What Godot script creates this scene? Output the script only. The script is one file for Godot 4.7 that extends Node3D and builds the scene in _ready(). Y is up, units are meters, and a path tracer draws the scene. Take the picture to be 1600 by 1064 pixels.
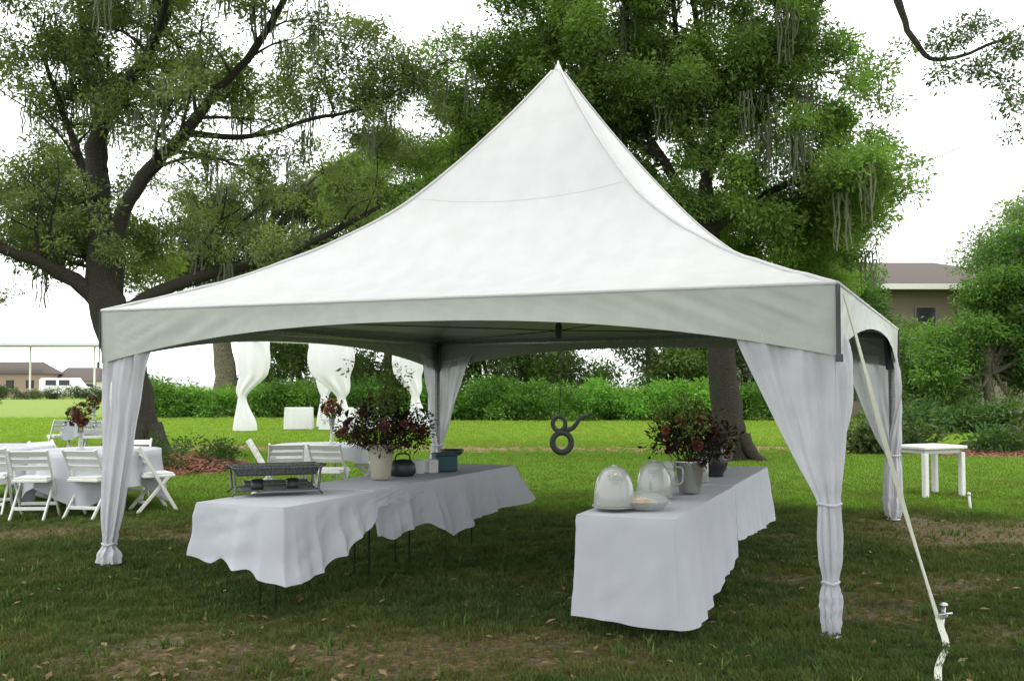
extends Node3D

# ---------------------------------------------------------------- helpers
var rng := RandomNumberGenerator.new()
var names := {}
var noise_a := FastNoiseLite.new()
var noise_b := FastNoiseLite.new()
var noise_c := FastNoiseLite.new()
var M := {}
var leaf_meshes := []
var moss_mesh: ArrayMesh
var U := Vector3(0.914, 0, 0.406)      # along the front of the tent, left to right
var V := Vector3(0.406, 0, -0.914)     # from the front of the tent to its back

func rf(a: float, b: float) -> float:
	return rng.randf_range(a, b)

func rv() -> Vector3:
	while true:
		var v := Vector3(rf(-1, 1), rf(-1, 1), rf(-1, 1))
		if v.length_squared() <= 1.0:
			return v
	return Vector3.ZERO

func numbered(called: String) -> String:
	var n: int = names.get(called, -1) + 1
	names[called] = n
	return called if n == 0 else "%s_%03d" % [called, n]

func tag(o: Node, label: String, category: String, group := "") -> Node:
	o.set_meta("label", label)
	o.set_meta("category", category)
	if group:
		o.set_meta("group", group)
	return o

func thing(called: String, label: String, category: String, at := Vector3.ZERO, turn := 0.0, group := "") -> Node3D:
	var o := Node3D.new()
	o.name = numbered(called)
	add_child(o, true)
	o.position = at
	o.rotation.y = turn
	tag(o, label, category, group)
	return o

func obj(called: String, mesh: Mesh, mat: Material, parent: Node = self, at := Vector3.ZERO, rot := Vector3.ZERO) -> MeshInstance3D:
	var o := MeshInstance3D.new()
	o.name = numbered(called) if parent == self else called
	o.mesh = mesh
	o.material_override = mat
	o.position = at
	o.rotation = rot
	parent.add_child(o, true)
	if called == "stems" or called == "twigs":
		o.set_meta("kind", "stuff")
	return o

func struct(called: String, mesh: Mesh, mat: Material, at := Vector3.ZERO) -> MeshInstance3D:
	var o := obj(called, mesh, mat, self, at)
	o.set_meta("kind", "structure")
	return o

func dup(root: Node3D, at: Vector3, turn: float, label: String, size := 1.0) -> Node3D:
	var r: Node3D = root.duplicate()
	var base := str(root.name)
	r.name = numbered(base)
	add_child(r, true)
	r.position = at
	r.rotation.y = turn
	r.scale = Vector3.ONE * size
	r.set_meta("label", label)
	return r

func new_st(smooth := true) -> SurfaceTool:
	var st := SurfaceTool.new()
	st.begin(Mesh.PRIMITIVE_TRIANGLES)
	st.set_smooth_group(0 if smooth else -1)
	return st

func done(st: SurfaceTool) -> ArrayMesh:
	st.generate_normals()
	return st.commit()

func tri(st: SurfaceTool, a: Vector3, b: Vector3, c: Vector3) -> void:
	st.add_vertex(a)
	st.add_vertex(b)
	st.add_vertex(c)

func quad(st: SurfaceTool, a: Vector3, b: Vector3, c: Vector3, d: Vector3) -> void:
	tri(st, a, b, c)
	tri(st, a, c, d)

# a box with chamfered edges, turned by a basis
func box(st: SurfaceTool, c: Vector3, s: Vector3, b := Basis.IDENTITY, ch := 0.006) -> void:
	var h := s * 0.5
	ch = minf(ch, minf(h.x, minf(h.y, h.z)) * 0.45)
	st.set_smooth_group(-1)
	var p := func(x: float, y: float, z: float) -> Vector3: return c + b * Vector3(x, y, z)
	for ax in 3:
		for sg in [-1.0, 1.0]:
			var n := Vector3.ZERO
			n[ax] = sg
			var a1 := (ax + 1) % 3
			var a2 := (ax + 2) % 3
			var q := []
			for k in [[-1, -1], [1, -1], [1, 1], [-1, 1]]:
				var w := Vector3.ZERO
				w[ax] = sg * h[ax]
				w[a1] = k[0] * (h[a1] - ch)
				w[a2] = k[1] * (h[a2] - ch)
				q.append(p.call(w.x, w.y, w.z))
			if sg > 0:
				quad(st, q[3], q[2], q[1], q[0])
			else:
				quad(st, q[0], q[1], q[2], q[3])
			# the bevel strip towards the next axis, both sides
			for s2 in [-1.0, 1.0]:
				var e := []
				for k in [-1.0, 1.0]:
					var w1 := Vector3.ZERO
					w1[ax] = sg * h[ax]
					w1[a1] = s2 * (h[a1] - ch)
					w1[a2] = k * (h[a2] - ch)
					var w2 := w1
					w2[ax] = sg * (h[ax] - ch)
					w2[a1] = s2 * h[a1]
					e.append(p.call(w1.x, w1.y, w1.z))
					e.append(p.call(w2.x, w2.y, w2.z))
				if sg * s2 > 0:
					quad(st, e[0], e[2], e[3], e[1])
				else:
					quad(st, e[1], e[3], e[2], e[0])
	for x in [-1.0, 1.0]:
		for y in [-1.0, 1.0]:
			for z in [-1.0, 1.0]:
				var a: Vector3 = p.call(x * h.x, y * (h.y - ch), z * (h.z - ch))
				var e1: Vector3 = p.call(x * (h.x - ch), y * h.y, z * (h.z - ch))
				var e2: Vector3 = p.call(x * (h.x - ch), y * (h.y - ch), z * h.z)
				if x * y * z > 0:
					tri(st, a, e2, e1)
				else:
					tri(st, a, e1, e2)

func box_mesh(c: Vector3, s: Vector3, ch := 0.006) -> ArrayMesh:
	var st := new_st(false)
	box(st, c, s, Basis.IDENTITY, ch)
	return done(st)

func smooth_path(pts: Array, sub: int) -> PackedVector3Array:
	var r := PackedVector3Array()
	var n := pts.size()
	for i in n - 1:
		var p0: Vector3 = pts[maxi(i - 1, 0)]
		var p1: Vector3 = pts[i]
		var p2: Vector3 = pts[i + 1]
		var p3: Vector3 = pts[mini(i + 2, n - 1)]
		for k in sub:
			var t := float(k) / sub
			r.append(0.5 * (2.0 * p1 + (p2 - p0) * t + (2.0 * p0 - 5.0 * p1 + 4.0 * p2 - p3) * t * t + (3.0 * p1 - p0 - 3.0 * p2 + p3) * t * t * t))
	r.append(pts[n - 1])
	return r

# a tube along a path; radius from a Callable of 0..1
func tube(st: SurfaceTool, path: PackedVector3Array, rad: Callable, sides := 8, knobbly := 0.0) -> void:
	st.set_smooth_group(0)
	var n := path.size()
	var rings := []
	var side := Vector3.ZERO
	for i in n:
		var d := (path[mini(i + 1, n - 1)] - path[maxi(i - 1, 0)]).normalized()
		if side == Vector3.ZERO:
			side = d.cross(Vector3(0.31, 0.17, 0.94)).normalized()
		side = (side - d * side.dot(d)).normalized()
		var up := d.cross(side)
		var r: float = rad.call(float(i) / maxf(n - 1, 1))
		var ring := []
		for k in sides:
			var a := TAU * k / sides
			var p := path[i] + (side * cos(a) + up * sin(a)) * r
			if knobbly > 0.0:
				p += (p - path[i]) * knobbly * noise_b.get_noise_3dv(p * 9.0)
			ring.append(p)
		rings.append(ring)
	for i in n - 1:
		for k in sides:
			var k2 := (k + 1) % sides
			quad(st, rings[i][k], rings[i + 1][k], rings[i + 1][k2], rings[i][k2])
	for e in [0, n - 1]:
		var c := path[e]
		for k in sides:
			var k2 := (k + 1) % sides
			if e == 0:
				tri(st, c, rings[e][k], rings[e][k2])
			else:
				tri(st, c, rings[e][k2], rings[e][k])

func rod(st: SurfaceTool, a: Vector3, b: Vector3, r: float, sides := 8) -> void:
	tube(st, PackedVector3Array([a, b]), func(_t): return r, sides)

func rod_mesh(a: Vector3, b: Vector3, r: float, sides := 8) -> ArrayMesh:
	var st := new_st()
	rod(st, a, b, r, sides)
	return done(st)

# profile of Vector2(radius, height) turned about y
func lathe(st: SurfaceTool, prof: Array, n := 20, c := Vector3.ZERO) -> void:
	st.set_smooth_group(0)
	for i in prof.size() - 1:
		var p: Vector2 = prof[i]
		var q: Vector2 = prof[i + 1]
		for k in n:
			var a := TAU * k / n
			var b := TAU * (k + 1) / n
			var p1 := c + Vector3(cos(a) * p.x, p.y, sin(a) * p.x)
			var p2 := c + Vector3(cos(b) * p.x, p.y, sin(b) * p.x)
			var q1 := c + Vector3(cos(a) * q.x, q.y, sin(a) * q.x)
			var q2 := c + Vector3(cos(b) * q.x, q.y, sin(b) * q.x)
			if q.x > 0.0001:
				tri(st, p1, q2, q1)
			if p.x > 0.0001:
				tri(st, p1, p2, q2)

func lathe_mesh(prof: Array, n := 20) -> ArrayMesh:
	var st := new_st()
	lathe(st, prof, n)
	return done(st)

# a sheet f(u, v), optionally given thickness along its normal
func sheet(f: Callable, nu: int, nv: int, thick := 0.0) -> ArrayMesh:
	var p := PackedVector3Array()
	for j in nv + 1:
		for i in nu + 1:
			p.append(f.call(float(i) / nu, float(j) / nv))
	var w := nu + 1
	var nrm := PackedVector3Array()
	if thick > 0.0:
		for j in nv + 1:
			for i in nu + 1:
				var du := p[j * w + mini(i + 1, nu)] - p[j * w + maxi(i - 1, 0)]
				var dv := p[mini(j + 1, nv) * w + i] - p[maxi(j - 1, 0) * w + i]
				nrm.append(dv.cross(du).normalized() * thick)
	var st := new_st()
	for j in nv:
		for i in nu:
			var a := j * w + i
			quad(st, p[a], p[a + 1], p[a + w + 1], p[a + w])
	if thick > 0.0:
		st.set_smooth_group(1)
		for j in nv:
			for i in nu:
				var a := j * w + i
				quad(st, p[a + w] - nrm[a + w], p[a + w + 1] - nrm[a + w + 1], p[a + 1] - nrm[a + 1], p[a] - nrm[a])
		st.set_smooth_group(-1)
		for i in nu:
			quad(st, p[i + 1], p[i], p[i] - nrm[i], p[i + 1] - nrm[i + 1])
			var b := nv * w + i
			quad(st, p[b], p[b + 1], p[b + 1] - nrm[b + 1], p[b] - nrm[b])
		for j in nv:
			var a := j * w
			quad(st, p[a], p[a + w], p[a + w] - nrm[a + w], p[a] - nrm[a])
			var b := j * w + nu
			quad(st, p[b + w], p[b], p[b] - nrm[b], p[b + w] - nrm[b + w])
	return done(st)

func lin(r: float, g: float, b: float) -> Color:
	return Color(r, g, b).linear_to_srgb()

func mat(c: Color, rough := 0.8, metal := 0.0) -> StandardMaterial3D:
	var m := StandardMaterial3D.new()
	m.albedo_color = c
	m.roughness = rough
	m.metallic = metal
	return m

func noise_tex(freq: float, seed_n: int, c0: Color, c1: Color, size := 512, octaves := 4) -> NoiseTexture2D:
	var n := FastNoiseLite.new()
	n.seed = seed_n
	n.frequency = freq
	n.fractal_octaves = octaves
	var t := NoiseTexture2D.new()
	t.width = size
	t.height = size
	t.seamless = true
	t.noise = n
	var g := Gradient.new()
	g.colors = PackedColorArray([c0, c1])
	g.offsets = PackedFloat32Array([0.25, 0.75])
	t.color_ramp = g
	return t

func textured(m: StandardMaterial3D, t: Texture2D, scale: float, bump := 0.0, bump_tex: Texture2D = null) -> StandardMaterial3D:
	m.albedo_texture = t
	m.uv1_triplanar = true
	m.uv1_scale = Vector3.ONE * scale
	if bump > 0.0:
		m.heightmap_enabled = true
		m.heightmap_texture = bump_tex if bump_tex else t
		m.heightmap_scale = bump
	return m

func scatter(called: String, parent: Node, mesh: Mesh, m: Material, buf: PackedFloat32Array) -> MultiMeshInstance3D:
	var mm := MultiMesh.new()
	mm.transform_format = MultiMesh.TRANSFORM_3D
	mm.use_colors = true
	mm.mesh = mesh
	mm.instance_count = buf.size() / 16
	mm.buffer = buf
	var o := MultiMeshInstance3D.new()
	o.name = numbered(called) if parent == self else called
	o.multimesh = mm
	o.material_override = m
	o.set_meta("kind", "stuff")
	parent.add_child(o, true)
	return o

func put(buf: PackedFloat32Array, b: Basis, p: Vector3, c: Color) -> void:
	buf.append_array(PackedFloat32Array([b.x.x, b.y.x, b.z.x, p.x, b.x.y, b.y.y, b.z.y, p.y, b.x.z, b.y.z, b.z.z, p.z, c.r, c.g, c.b, 1.0]))

func spin(s: float) -> Basis:
	return Basis.from_euler(Vector3(rf(-0.6, 0.6), rf(0, TAU), rf(-0.6, 0.6))).scaled(Vector3.ONE * s)

# ---------------------------------------------------------------- materials
func materials() -> void:
	noise_a.seed = 3
	noise_a.frequency = 0.35
	noise_b.seed = 11
	noise_b.frequency = 0.25
	noise_b.fractal_octaves = 3
	noise_c.seed = 23
	noise_c.frequency = 1.6
	var g0 := Color(1, 1, 1)
	var weave := noise_tex(0.25, 5, Color(0.9, 0.9, 0.9), g0, 256, 2)
	var crumple := noise_tex(0.012, 7, Color(0.2, 0.2, 0.2), g0, 512, 3)
	var stain := noise_tex(0.01, 8, Color(0.965, 0.967, 0.96), g0, 512, 4)
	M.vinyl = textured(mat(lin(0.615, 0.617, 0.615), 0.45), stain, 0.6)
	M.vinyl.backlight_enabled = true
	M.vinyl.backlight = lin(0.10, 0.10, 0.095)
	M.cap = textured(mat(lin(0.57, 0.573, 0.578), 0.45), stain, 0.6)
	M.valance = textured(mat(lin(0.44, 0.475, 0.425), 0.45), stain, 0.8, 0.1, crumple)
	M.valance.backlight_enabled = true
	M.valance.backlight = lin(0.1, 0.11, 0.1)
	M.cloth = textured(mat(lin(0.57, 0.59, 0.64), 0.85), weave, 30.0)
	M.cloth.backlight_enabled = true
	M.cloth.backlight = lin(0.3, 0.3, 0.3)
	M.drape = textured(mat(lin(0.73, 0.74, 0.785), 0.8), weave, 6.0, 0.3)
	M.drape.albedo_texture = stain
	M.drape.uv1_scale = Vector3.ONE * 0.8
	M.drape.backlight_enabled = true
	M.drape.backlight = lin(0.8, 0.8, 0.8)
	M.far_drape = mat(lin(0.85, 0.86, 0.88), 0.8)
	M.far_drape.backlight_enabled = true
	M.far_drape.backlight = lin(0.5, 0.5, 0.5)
	M.pole = textured(mat(lin(0.62, 0.62, 0.62), 0.4, 0.7), noise_tex(0.05, 9, Color(0.75, 0.75, 0.75), g0, 256), 2.0)
	M.strap_dark = textured(mat(lin(0.075, 0.078, 0.085), 0.7), weave, 8.0)
	M.strap_white = textured(mat(lin(0.62, 0.63, 0.52), 0.75), stain, 3.0)
	M.steel = mat(lin(0.55, 0.55, 0.56), 0.32, 0.9)
	M.dark_steel = textured(mat(lin(0.17, 0.175, 0.17), 0.38, 0.7), noise_tex(0.06, 31, Color(0.5, 0.5, 0.5), g0, 256), 5.0)
	M.shaded_table_frame = mat(lin(0.018, 0.016, 0.012), 0.8)  # near black: the shade under the tables is put into the leg colour
	M.resin = textured(mat(lin(0.72, 0.73, 0.69), 0.5), stain, 2.0)
	M.bark = textured(mat(lin(0.34, 0.325, 0.27), 0.95), noise_tex(0.035, 13, lin(0.045, 0.042, 0.034), lin(0.19, 0.185, 0.14), 1024, 5), 0.9, 6.0)
	M.bark.uv1_scale = Vector3(1.6, 0.5, 1.6)
	M.bark_pale = textured(mat(lin(0.9, 0.88, 0.75), 0.95), noise_tex(0.035, 14, lin(0.06, 0.058, 0.045), lin(0.24, 0.23, 0.17), 512, 5), 0.9, 6.0)
	M.bark_pale.uv1_scale = Vector3(1.6, 0.5, 1.6)
	M.leaf = mat(Color.WHITE, 0.55)
	M.leaf.vertex_color_use_as_albedo = true
	M.leaf.backlight_enabled = true
	M.leaf.backlight = Color(0.88, 1.0, 0.45)
	M.moss = mat(Color.WHITE, 0.95)
	M.moss.vertex_color_use_as_albedo = true
	M.moss.backlight_enabled = true
	M.moss.backlight = lin(0.5, 0.5, 0.4)
	M.grass = mat(Color.WHITE, 0.7)
	M.grass.vertex_color_use_as_albedo = true
	M.grass.backlight_enabled = true
	M.grass.backlight = Color(0.7, 0.8, 0.35)
	var soil := noise_tex(0.03, 17, Color(0.62, 0.62, 0.62), Color(1, 1, 1), 1024, 6)
	M.ground = textured(mat(Color.WHITE, 0.95), soil, 0.45, 4.0)
	M.ground.vertex_color_use_as_albedo = true
	M.mulch = textured(mat(Color.WHITE, 0.95), noise_tex(0.05, 19, lin(0.07, 0.028, 0.016), lin(0.22, 0.085, 0.045), 512, 5), 1.4, 8.0)
	M.chip = mat(Color.WHITE, 0.9)
	M.chip.vertex_color_use_as_albedo = true
	M.path = textured(mat(Color.WHITE, 0.95), noise_tex(0.03, 20, lin(0.13, 0.075, 0.035), lin(0.34, 0.19, 0.09), 512, 5), 0.6, 5.0)
	M.glass = mat(Color(0.93, 0.96, 0.95, 0.22), 0.06)
	M.glass.transparency = BaseMaterial3D.TRANSPARENCY_ALPHA
	M.frost = mat(Color(0.72, 0.74, 0.72, 0.4), 0.14)
	M.frost.transparency = BaseMaterial3D.TRANSPARENCY_ALPHA
	M.roof = textured(mat(Color.WHITE, 0.9), noise_tex(0.04, 24, lin(0.085, 0.073, 0.067), lin(0.15, 0.13, 0.12), 512), 1.2)
	M.roof.metallic_specular = 0.15
	M.brick = textured(mat(Color.WHITE, 0.9), noise_tex(0.06, 25, lin(0.17, 0.14, 0.108), lin(0.26, 0.22, 0.172), 512), 1.0)

# ---------------------------------------------------------------- foliage
func make_leaves() -> void:
	for variant in 3:
		var st := new_st(false)
		for i in 34:
			var c := rv() * Vector3(0.34, 0.26, 0.34)
			var d := (c + rv() * 0.25 + Vector3(0, -0.06, 0)).normalized()
			var w := d.cross(rv()).normalized()
			var l := rf(0.04, 0.075)
			var b := l * rf(0.3, 0.45)
			var bend := d.cross(w) * l * 0.18
			tri(st, c - d * l, c - w * b + bend * 0.3, c + d * l + bend)
			tri(st, c - d * l, c + d * l + bend, c + w * b + bend * 0.3)
		leaf_meshes.append(done(st))
	var s2 := new_st(false)
	for i in 14:
		var p := Vector3(rf(-0.16, 0.16), 0, rf(-0.16, 0.16))
		var l := rf(0.35, 1.0)
		var w := Vector3(rf(-1, 1), 0, rf(-1, 1)).normalized() * rf(0.008, 0.02)
		for k in 4:
			var q := p + Vector3(rf(-0.05, 0.05), -l / 4, rf(-0.05, 0.05))
			quad(s2, p - w, p + w, q + w * 0.8, q - w * 0.8)
			p = q
	moss_mesh = done(s2)

# leaf sprays through a list of [centre, radii]; each clump has its own tint
func crown(called: String, parent: Node, blobs: Array, per: float, dark: Color, light: Color, size := 1.0, mat_key := "leaf") -> void:
	var bufs := [PackedFloat32Array(), PackedFloat32Array(), PackedFloat32Array()]
	for b in blobs:
		var c: Vector3 = b[0]
		var r: Vector3 = b[1]
		var tint := rf(0.0, 1.0)
		var n := int(per * pow(r.x * r.y * r.z, 0.72)) + 2
		for i in n:
			var o := rv()
			o *= rf(0.75, 1.2)
			var k: int = rng.randi() % 3
			put(bufs[k], spin(size * (0.42 + 0.85 * pow(rng.randf(), 1.3))), c + o * r, dark.lerp(light, clampf(tint * 0.65 + rf(-0.1, 0.45), 0, 1)))
	for k in 3:
		scatter(called, parent, leaf_meshes[k], M[mat_key], bufs[k])

func hang_moss(parent: Node, spots: Array, size := 1.0) -> void:
	var buf := PackedFloat32Array()
	for p in spots:
		var g := rf(0.75, 1.15)
		put(buf, Basis(Vector3.UP, rf(0, TAU)).scaled(Vector3(size, size * rf(0.6, 1.3), size)), p, Color(0.15 * g, 0.165 * g, 0.105 * g))
	scatter("hanging_moss", parent, moss_mesh, M.moss, buf)

# a limb with forked twigs; returns the twig ends
func limb(parent: Node, called: String, pts: Array, r0: float, r1: float, m: Material, twig_n := 0, twig_len := 1.4, sides := 10) -> Array:
	var st := new_st()
	var path := smooth_path(pts, 5)
	for i in range(1, path.size() - 1):
		path[i] += rv() * r0 * 0.16
	tube(st, path, func(t): return lerpf(r0, r1, pow(t, 0.8)), sides, 0.35)
	var ends := [path[path.size() - 1]]
	for i in twig_n:
		var t := rf(0.25, 1.0)
		var k := mini(int(t * (path.size() - 1)), path.size() - 2)
		var p := path[k]
		var along := (path[k + 1] - path[k]).normalized()
		var d := (along * 0.6 + rv() * 1.1 + Vector3(0, 0.25, 0)).normalized()
		var l := twig_len * rf(0.5, 1.2)
		var mid := p + d * l * 0.5 + rv() * l * 0.12
		var e := p + d * l + Vector3(0, -0.1 * l, 0)
		var tr := minf(lerpf(r0, r1, t) * 0.4, 0.05)
		tube(st, smooth_path([p, mid, e], 3), func(q): return lerpf(tr, 0.008, q), 5)
		ends.append(e)
		ends.append(mid)
		for j in 4:
			var e2: Vector3 = (mid if j < 2 else e) + (d + rv() * 1.1).normalized() * l * 0.5
			tube(st, smooth_path([(mid if j < 2 else e), ((mid if j < 2 else e) + e2) * 0.5 + rv() * 0.08, e2], 2), func(q): return lerpf(maxf(tr * 0.45, 0.009), 0.006, q), 4)
			ends.append(e2)
	obj(called, done(st), m, parent)
	return ends

func blobs_at(ends: Array, a: float, b: float, flat := 0.7) -> Array:
	var r := []
	for e in ends:
		var s := rf(a, b)
		r.append([e + Vector3(0, 0.05, 0), Vector3(s, s * flat, s)])
	return r

func fill_blobs(c: Vector3, r: Vector3, n: int, a: float, b: float, flat := 0.7) -> Array:
	var out := []
	for i in n:
		var s := rf(a, b)
		out.append([c + rv() * r, Vector3(s, s * flat, s)])
	return out

# ---------------------------------------------------------------- ground
func patch(x: float, z: float, cx: float, cz: float, rx: float, rz: float) -> float:
	var d := Vector2((x - cx) / rx, (z - cz) / rz).length()
	return clampf(1.35 - d, 0.0, 1.0)

func bare(x: float, z: float) -> float:
	var n := noise_a.get_noise_2d(x * 2.2, z * 2.2) * 0.9 + noise_c.get_noise_2d(x, z) * 0.4
	var b := -0.05
	b += patch(x, z, -1.6, -6.0, 1.9, 0.75) * 0.95
	b += patch(x, z, 0.3, -6.2, 1.2, 0.7) * 0.6
	b += patch(x, z, -3.9, -6.4, 0.8, 0.4) * 0.6
	b += patch(x, z, -3.4, -11.3, 2.6, 0.9) * 0.75
	b += patch(x, z, -6.5, -10.5, 2.4, 0.7) * 0.7
	b += patch(x, z, 5.4, -11.0, 2.6, 1.3) * 1.0
	b += patch(x, z, 2.9, -8.2, 1.4, 1.1) * 0.6
	b += patch(x, z, 3.9, -6.5, 1.5, 0.6) * 0.45
	b += patch(x, z, 2.3, -6.9, 0.9, 0.5) * 0.5
	return clampf(b * 1.25 + n * 0.8 - 0.06, 0.0, 1.0)

func grass_color(x: float, z: float) -> Color:  # duller turf under trees, with tree shade and sunlight also painted into the colour
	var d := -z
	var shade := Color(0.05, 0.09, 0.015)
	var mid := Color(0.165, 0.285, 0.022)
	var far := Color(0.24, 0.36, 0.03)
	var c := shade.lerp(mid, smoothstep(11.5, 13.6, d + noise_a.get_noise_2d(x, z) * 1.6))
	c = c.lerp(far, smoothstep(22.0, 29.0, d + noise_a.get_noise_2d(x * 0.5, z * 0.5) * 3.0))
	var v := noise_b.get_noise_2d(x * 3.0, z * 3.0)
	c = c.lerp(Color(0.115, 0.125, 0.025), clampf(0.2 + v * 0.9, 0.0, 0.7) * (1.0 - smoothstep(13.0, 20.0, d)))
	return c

func soil_color(x: float, z: float) -> Color:
	var s := Color(0.165, 0.108, 0.033)
	return s.lerp(Color(0.115, 0.08, 0.026), 0.5 + 0.5 * noise_c.get_noise_2d(x * 0.7, z * 0.7))

func blade_mesh(n: int, h: float, spread: float, w: float) -> ArrayMesh:
	var st := new_st(false)
	for i in n:
		var a := rf(0, TAU)
		var p := Vector3(cos(a), 0, sin(a)) * rf(0, spread)
		var lean := Vector3(rf(-1, 1), 0, rf(-1, 1)) * h * 0.55
		var hh := h * rf(0.55, 1.15)
		var s := Vector3(cos(a + 1.3), 0, sin(a + 1.3)) * w
		var m := p + lean * 0.35 + Vector3(0, hh * 0.6, 0)
		tri(st, p - s, p + s, m + s * 0.7)
		tri(st, p - s, m + s * 0.7, m - s * 0.7)
		tri(st, m - s * 0.7, m + s * 0.7, p + lean + Vector3(0, hh, 0))
	return done(st)

func build_ground() -> void:
	var xs := []
	var zs := []
	var z := -3.0
	while z > -320.0:
		zs.append(z)
		z -= 0.16 if z > -14.0 else 0.35 if z > -30.0 else 1.0 if z > -60 else 8.0
	for k in 10:
		zs.push_front(-3.0 + (k + 1) * 1.2)
	for i in range(-60, 61):
		var q := i / 60.0
		xs.append(q * 9.0 + pow(absf(q), 5.0) * signf(q) * 260.0)
	var st := new_st()
	var n: int = xs.size()
	for j in zs.size():
		for i in n:
			var x: float = xs[i]
			var zz: float = zs[j]
			var b := bare(x, zz) if zz > -24 else 0.0
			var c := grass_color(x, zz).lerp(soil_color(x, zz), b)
			if zz > -30:
				c = c.lerp(soil_color(x, zz), 0.22)
			st.set_color(c)
			var y := 0.012 * noise_a.get_noise_2d(x * 1.3, zz * 1.3) - 0.012
			st.add_vertex(Vector3(x, y, zz))
	for j in zs.size() - 1:
		for i in n - 1:
			var a: int = j * n + i
			for k in [a, a + n + 1, a + 1, a, a + n, a + n + 1]:
				st.add_index(k)
	struct("ground", done(st), M.ground)
	# short turf, one scatter for the near lawn and one for the far lawn
	var near := blade_mesh(7, 0.042, 0.035, 0.0028)
	var buf := PackedFloat32Array()
	for i in 150000:
		var d := 4.9 + 10.5 * pow(rng.randf(), 1.25)
		var x := rf(-0.56, 0.56) * d
		var b := bare(x, -d)
		if rng.randf() < b * 0.84:
			continue
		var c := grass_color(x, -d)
		c = c.lerp(Color(0.16, 0.14, 0.045), maxf(0.0, rf(-0.6, 0.35)) + b * 0.5) * rf(0.7, 1.3)
		var clump := 1.0 + 0.75 * noise_c.get_noise_2d(x * 1.7, d * 1.7) + 0.35 * noise_b.get_noise_2d(x * 2.0, d * 2.0)
		var s := rf(0.7, 1.3) * clump * (1.0 - 0.35 * b) * (1.0 + maxf(0.0, d - 8.0) * 0.04)
		put(buf, Basis(Vector3.UP, rf(0, TAU)).scaled(Vector3(s * 1.25, s, s * 1.25)), Vector3(x, -0.012, -d), c)
	var o := scatter("grass", self, near, M.grass, buf)
	tag(o, "short turf with shade in its colour and worn brown patches around the big tent", "grass")
	var weed := blade_mesh(8, 0.075, 0.03, 0.007)
	var buf4 := PackedFloat32Array()
	for i in 2600:
		var d := 5.0 + 11.0 * pow(rng.randf(), 1.2)
		var x := rf(-0.56, 0.56) * d
		if noise_c.get_noise_2d(x * 0.8 + 9.0, d * 0.8) < rf(-0.2, 0.45):
			continue
		put(buf4, Basis(Vector3.UP, rf(0, TAU)).scaled(Vector3.ONE * rf(0.5, 1.2)), Vector3(x, -0.01, -d), Color(0.05, 0.115, 0.018).lerp(Color(0.13, 0.17, 0.035), rng.randf()))
	var o4 := scatter("grass", self, weed, M.grass, buf4)
	tag(o4, "coarser weedy tufts standing out of the shaded turf", "grass")
	var tuft := blade_mesh(9, 0.06, 0.12, 0.008)
	var buf2 := PackedFloat32Array()
	for i in 90000:
		var d := 14.0 + 32.0 * pow(rng.randf(), 1.4)
		var x := rf(-0.56, 0.56) * d
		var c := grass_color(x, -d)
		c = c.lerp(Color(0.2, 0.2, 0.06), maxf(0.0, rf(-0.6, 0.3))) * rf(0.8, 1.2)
		var s := rf(0.7, 1.2) * (1.0 + maxf(0.0, d - 20.0) * 0.02)
		if d > 22.5 and d < 27.0 and rng.randf() < 0.8 * (1.0 - absf(d - 24.8) / 2.3) + 0.5 * noise_a.get_noise_2d(x * 0.8, d):
			continue
		put(buf2, Basis(Vector3.UP, rf(0, TAU)).scaled(Vector3(s * 1.4, s, s * 1.4)), Vector3(x, -0.012, -d), c)
	var o2 := scatter("grass", self, tuft, M.grass, buf2)
	tag(o2, "bright lawn with sunlight in its colour between the tent and the far hedges", "grass")
	var fl := new_st(false)
	tri(fl, Vector3(-0.03, 0, 0), Vector3(0, 0.006, 0.014), Vector3(0.032, 0.004, 0))
	tri(fl, Vector3(-0.03, 0, 0), Vector3(0.032, 0.004, 0), Vector3(0, 0.007, -0.014))
	var buf3 := PackedFloat32Array()
	for i in 1100:
		var d := 4.9 + 12.0 * pow(rng.randf(), 1.2)
		var x := rf(-0.56, 0.56) * d
		if noise_a.get_noise_2d(x * 0.9 + 40.0, d * 0.9) < rf(-0.4, 0.3):
			continue
		put(buf3, Basis.from_euler(Vector3(rf(-0.4, 0.4), rf(0, TAU), rf(-0.4, 0.4))).scaled(Vector3.ONE * rf(0.6, 1.4)), Vector3(x, 0.022, -d), Color(0.12, 0.07, 0.03).lerp(Color(0.22, 0.15, 0.07), rng.randf()))
	var o3 := scatter("fallen_leaves", self, done(fl), M.chip, buf3)
	tag(o3, "dry brown oak leaves strewn over the shaded turf", "leaves")
	# worn earth path crossing the lawn behind the tent
	var f := func(u: float, v: float) -> Vector3:
		var x := lerpf(-22, 22, u)
		var mid := -24.7 + 0.5 * sin(x * 0.23) + noise_a.get_noise_2d(x * 0.5, 4.0) * 0.5
		var half := 1.55 + noise_b.get_noise_2d(x * 2.0, 9.0) * 1.2
		return Vector3(x, 0.004, mid + lerpf(-half, half, v))
	struct("dirt_path", sheet(f, 160, 4), M.path)

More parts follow.
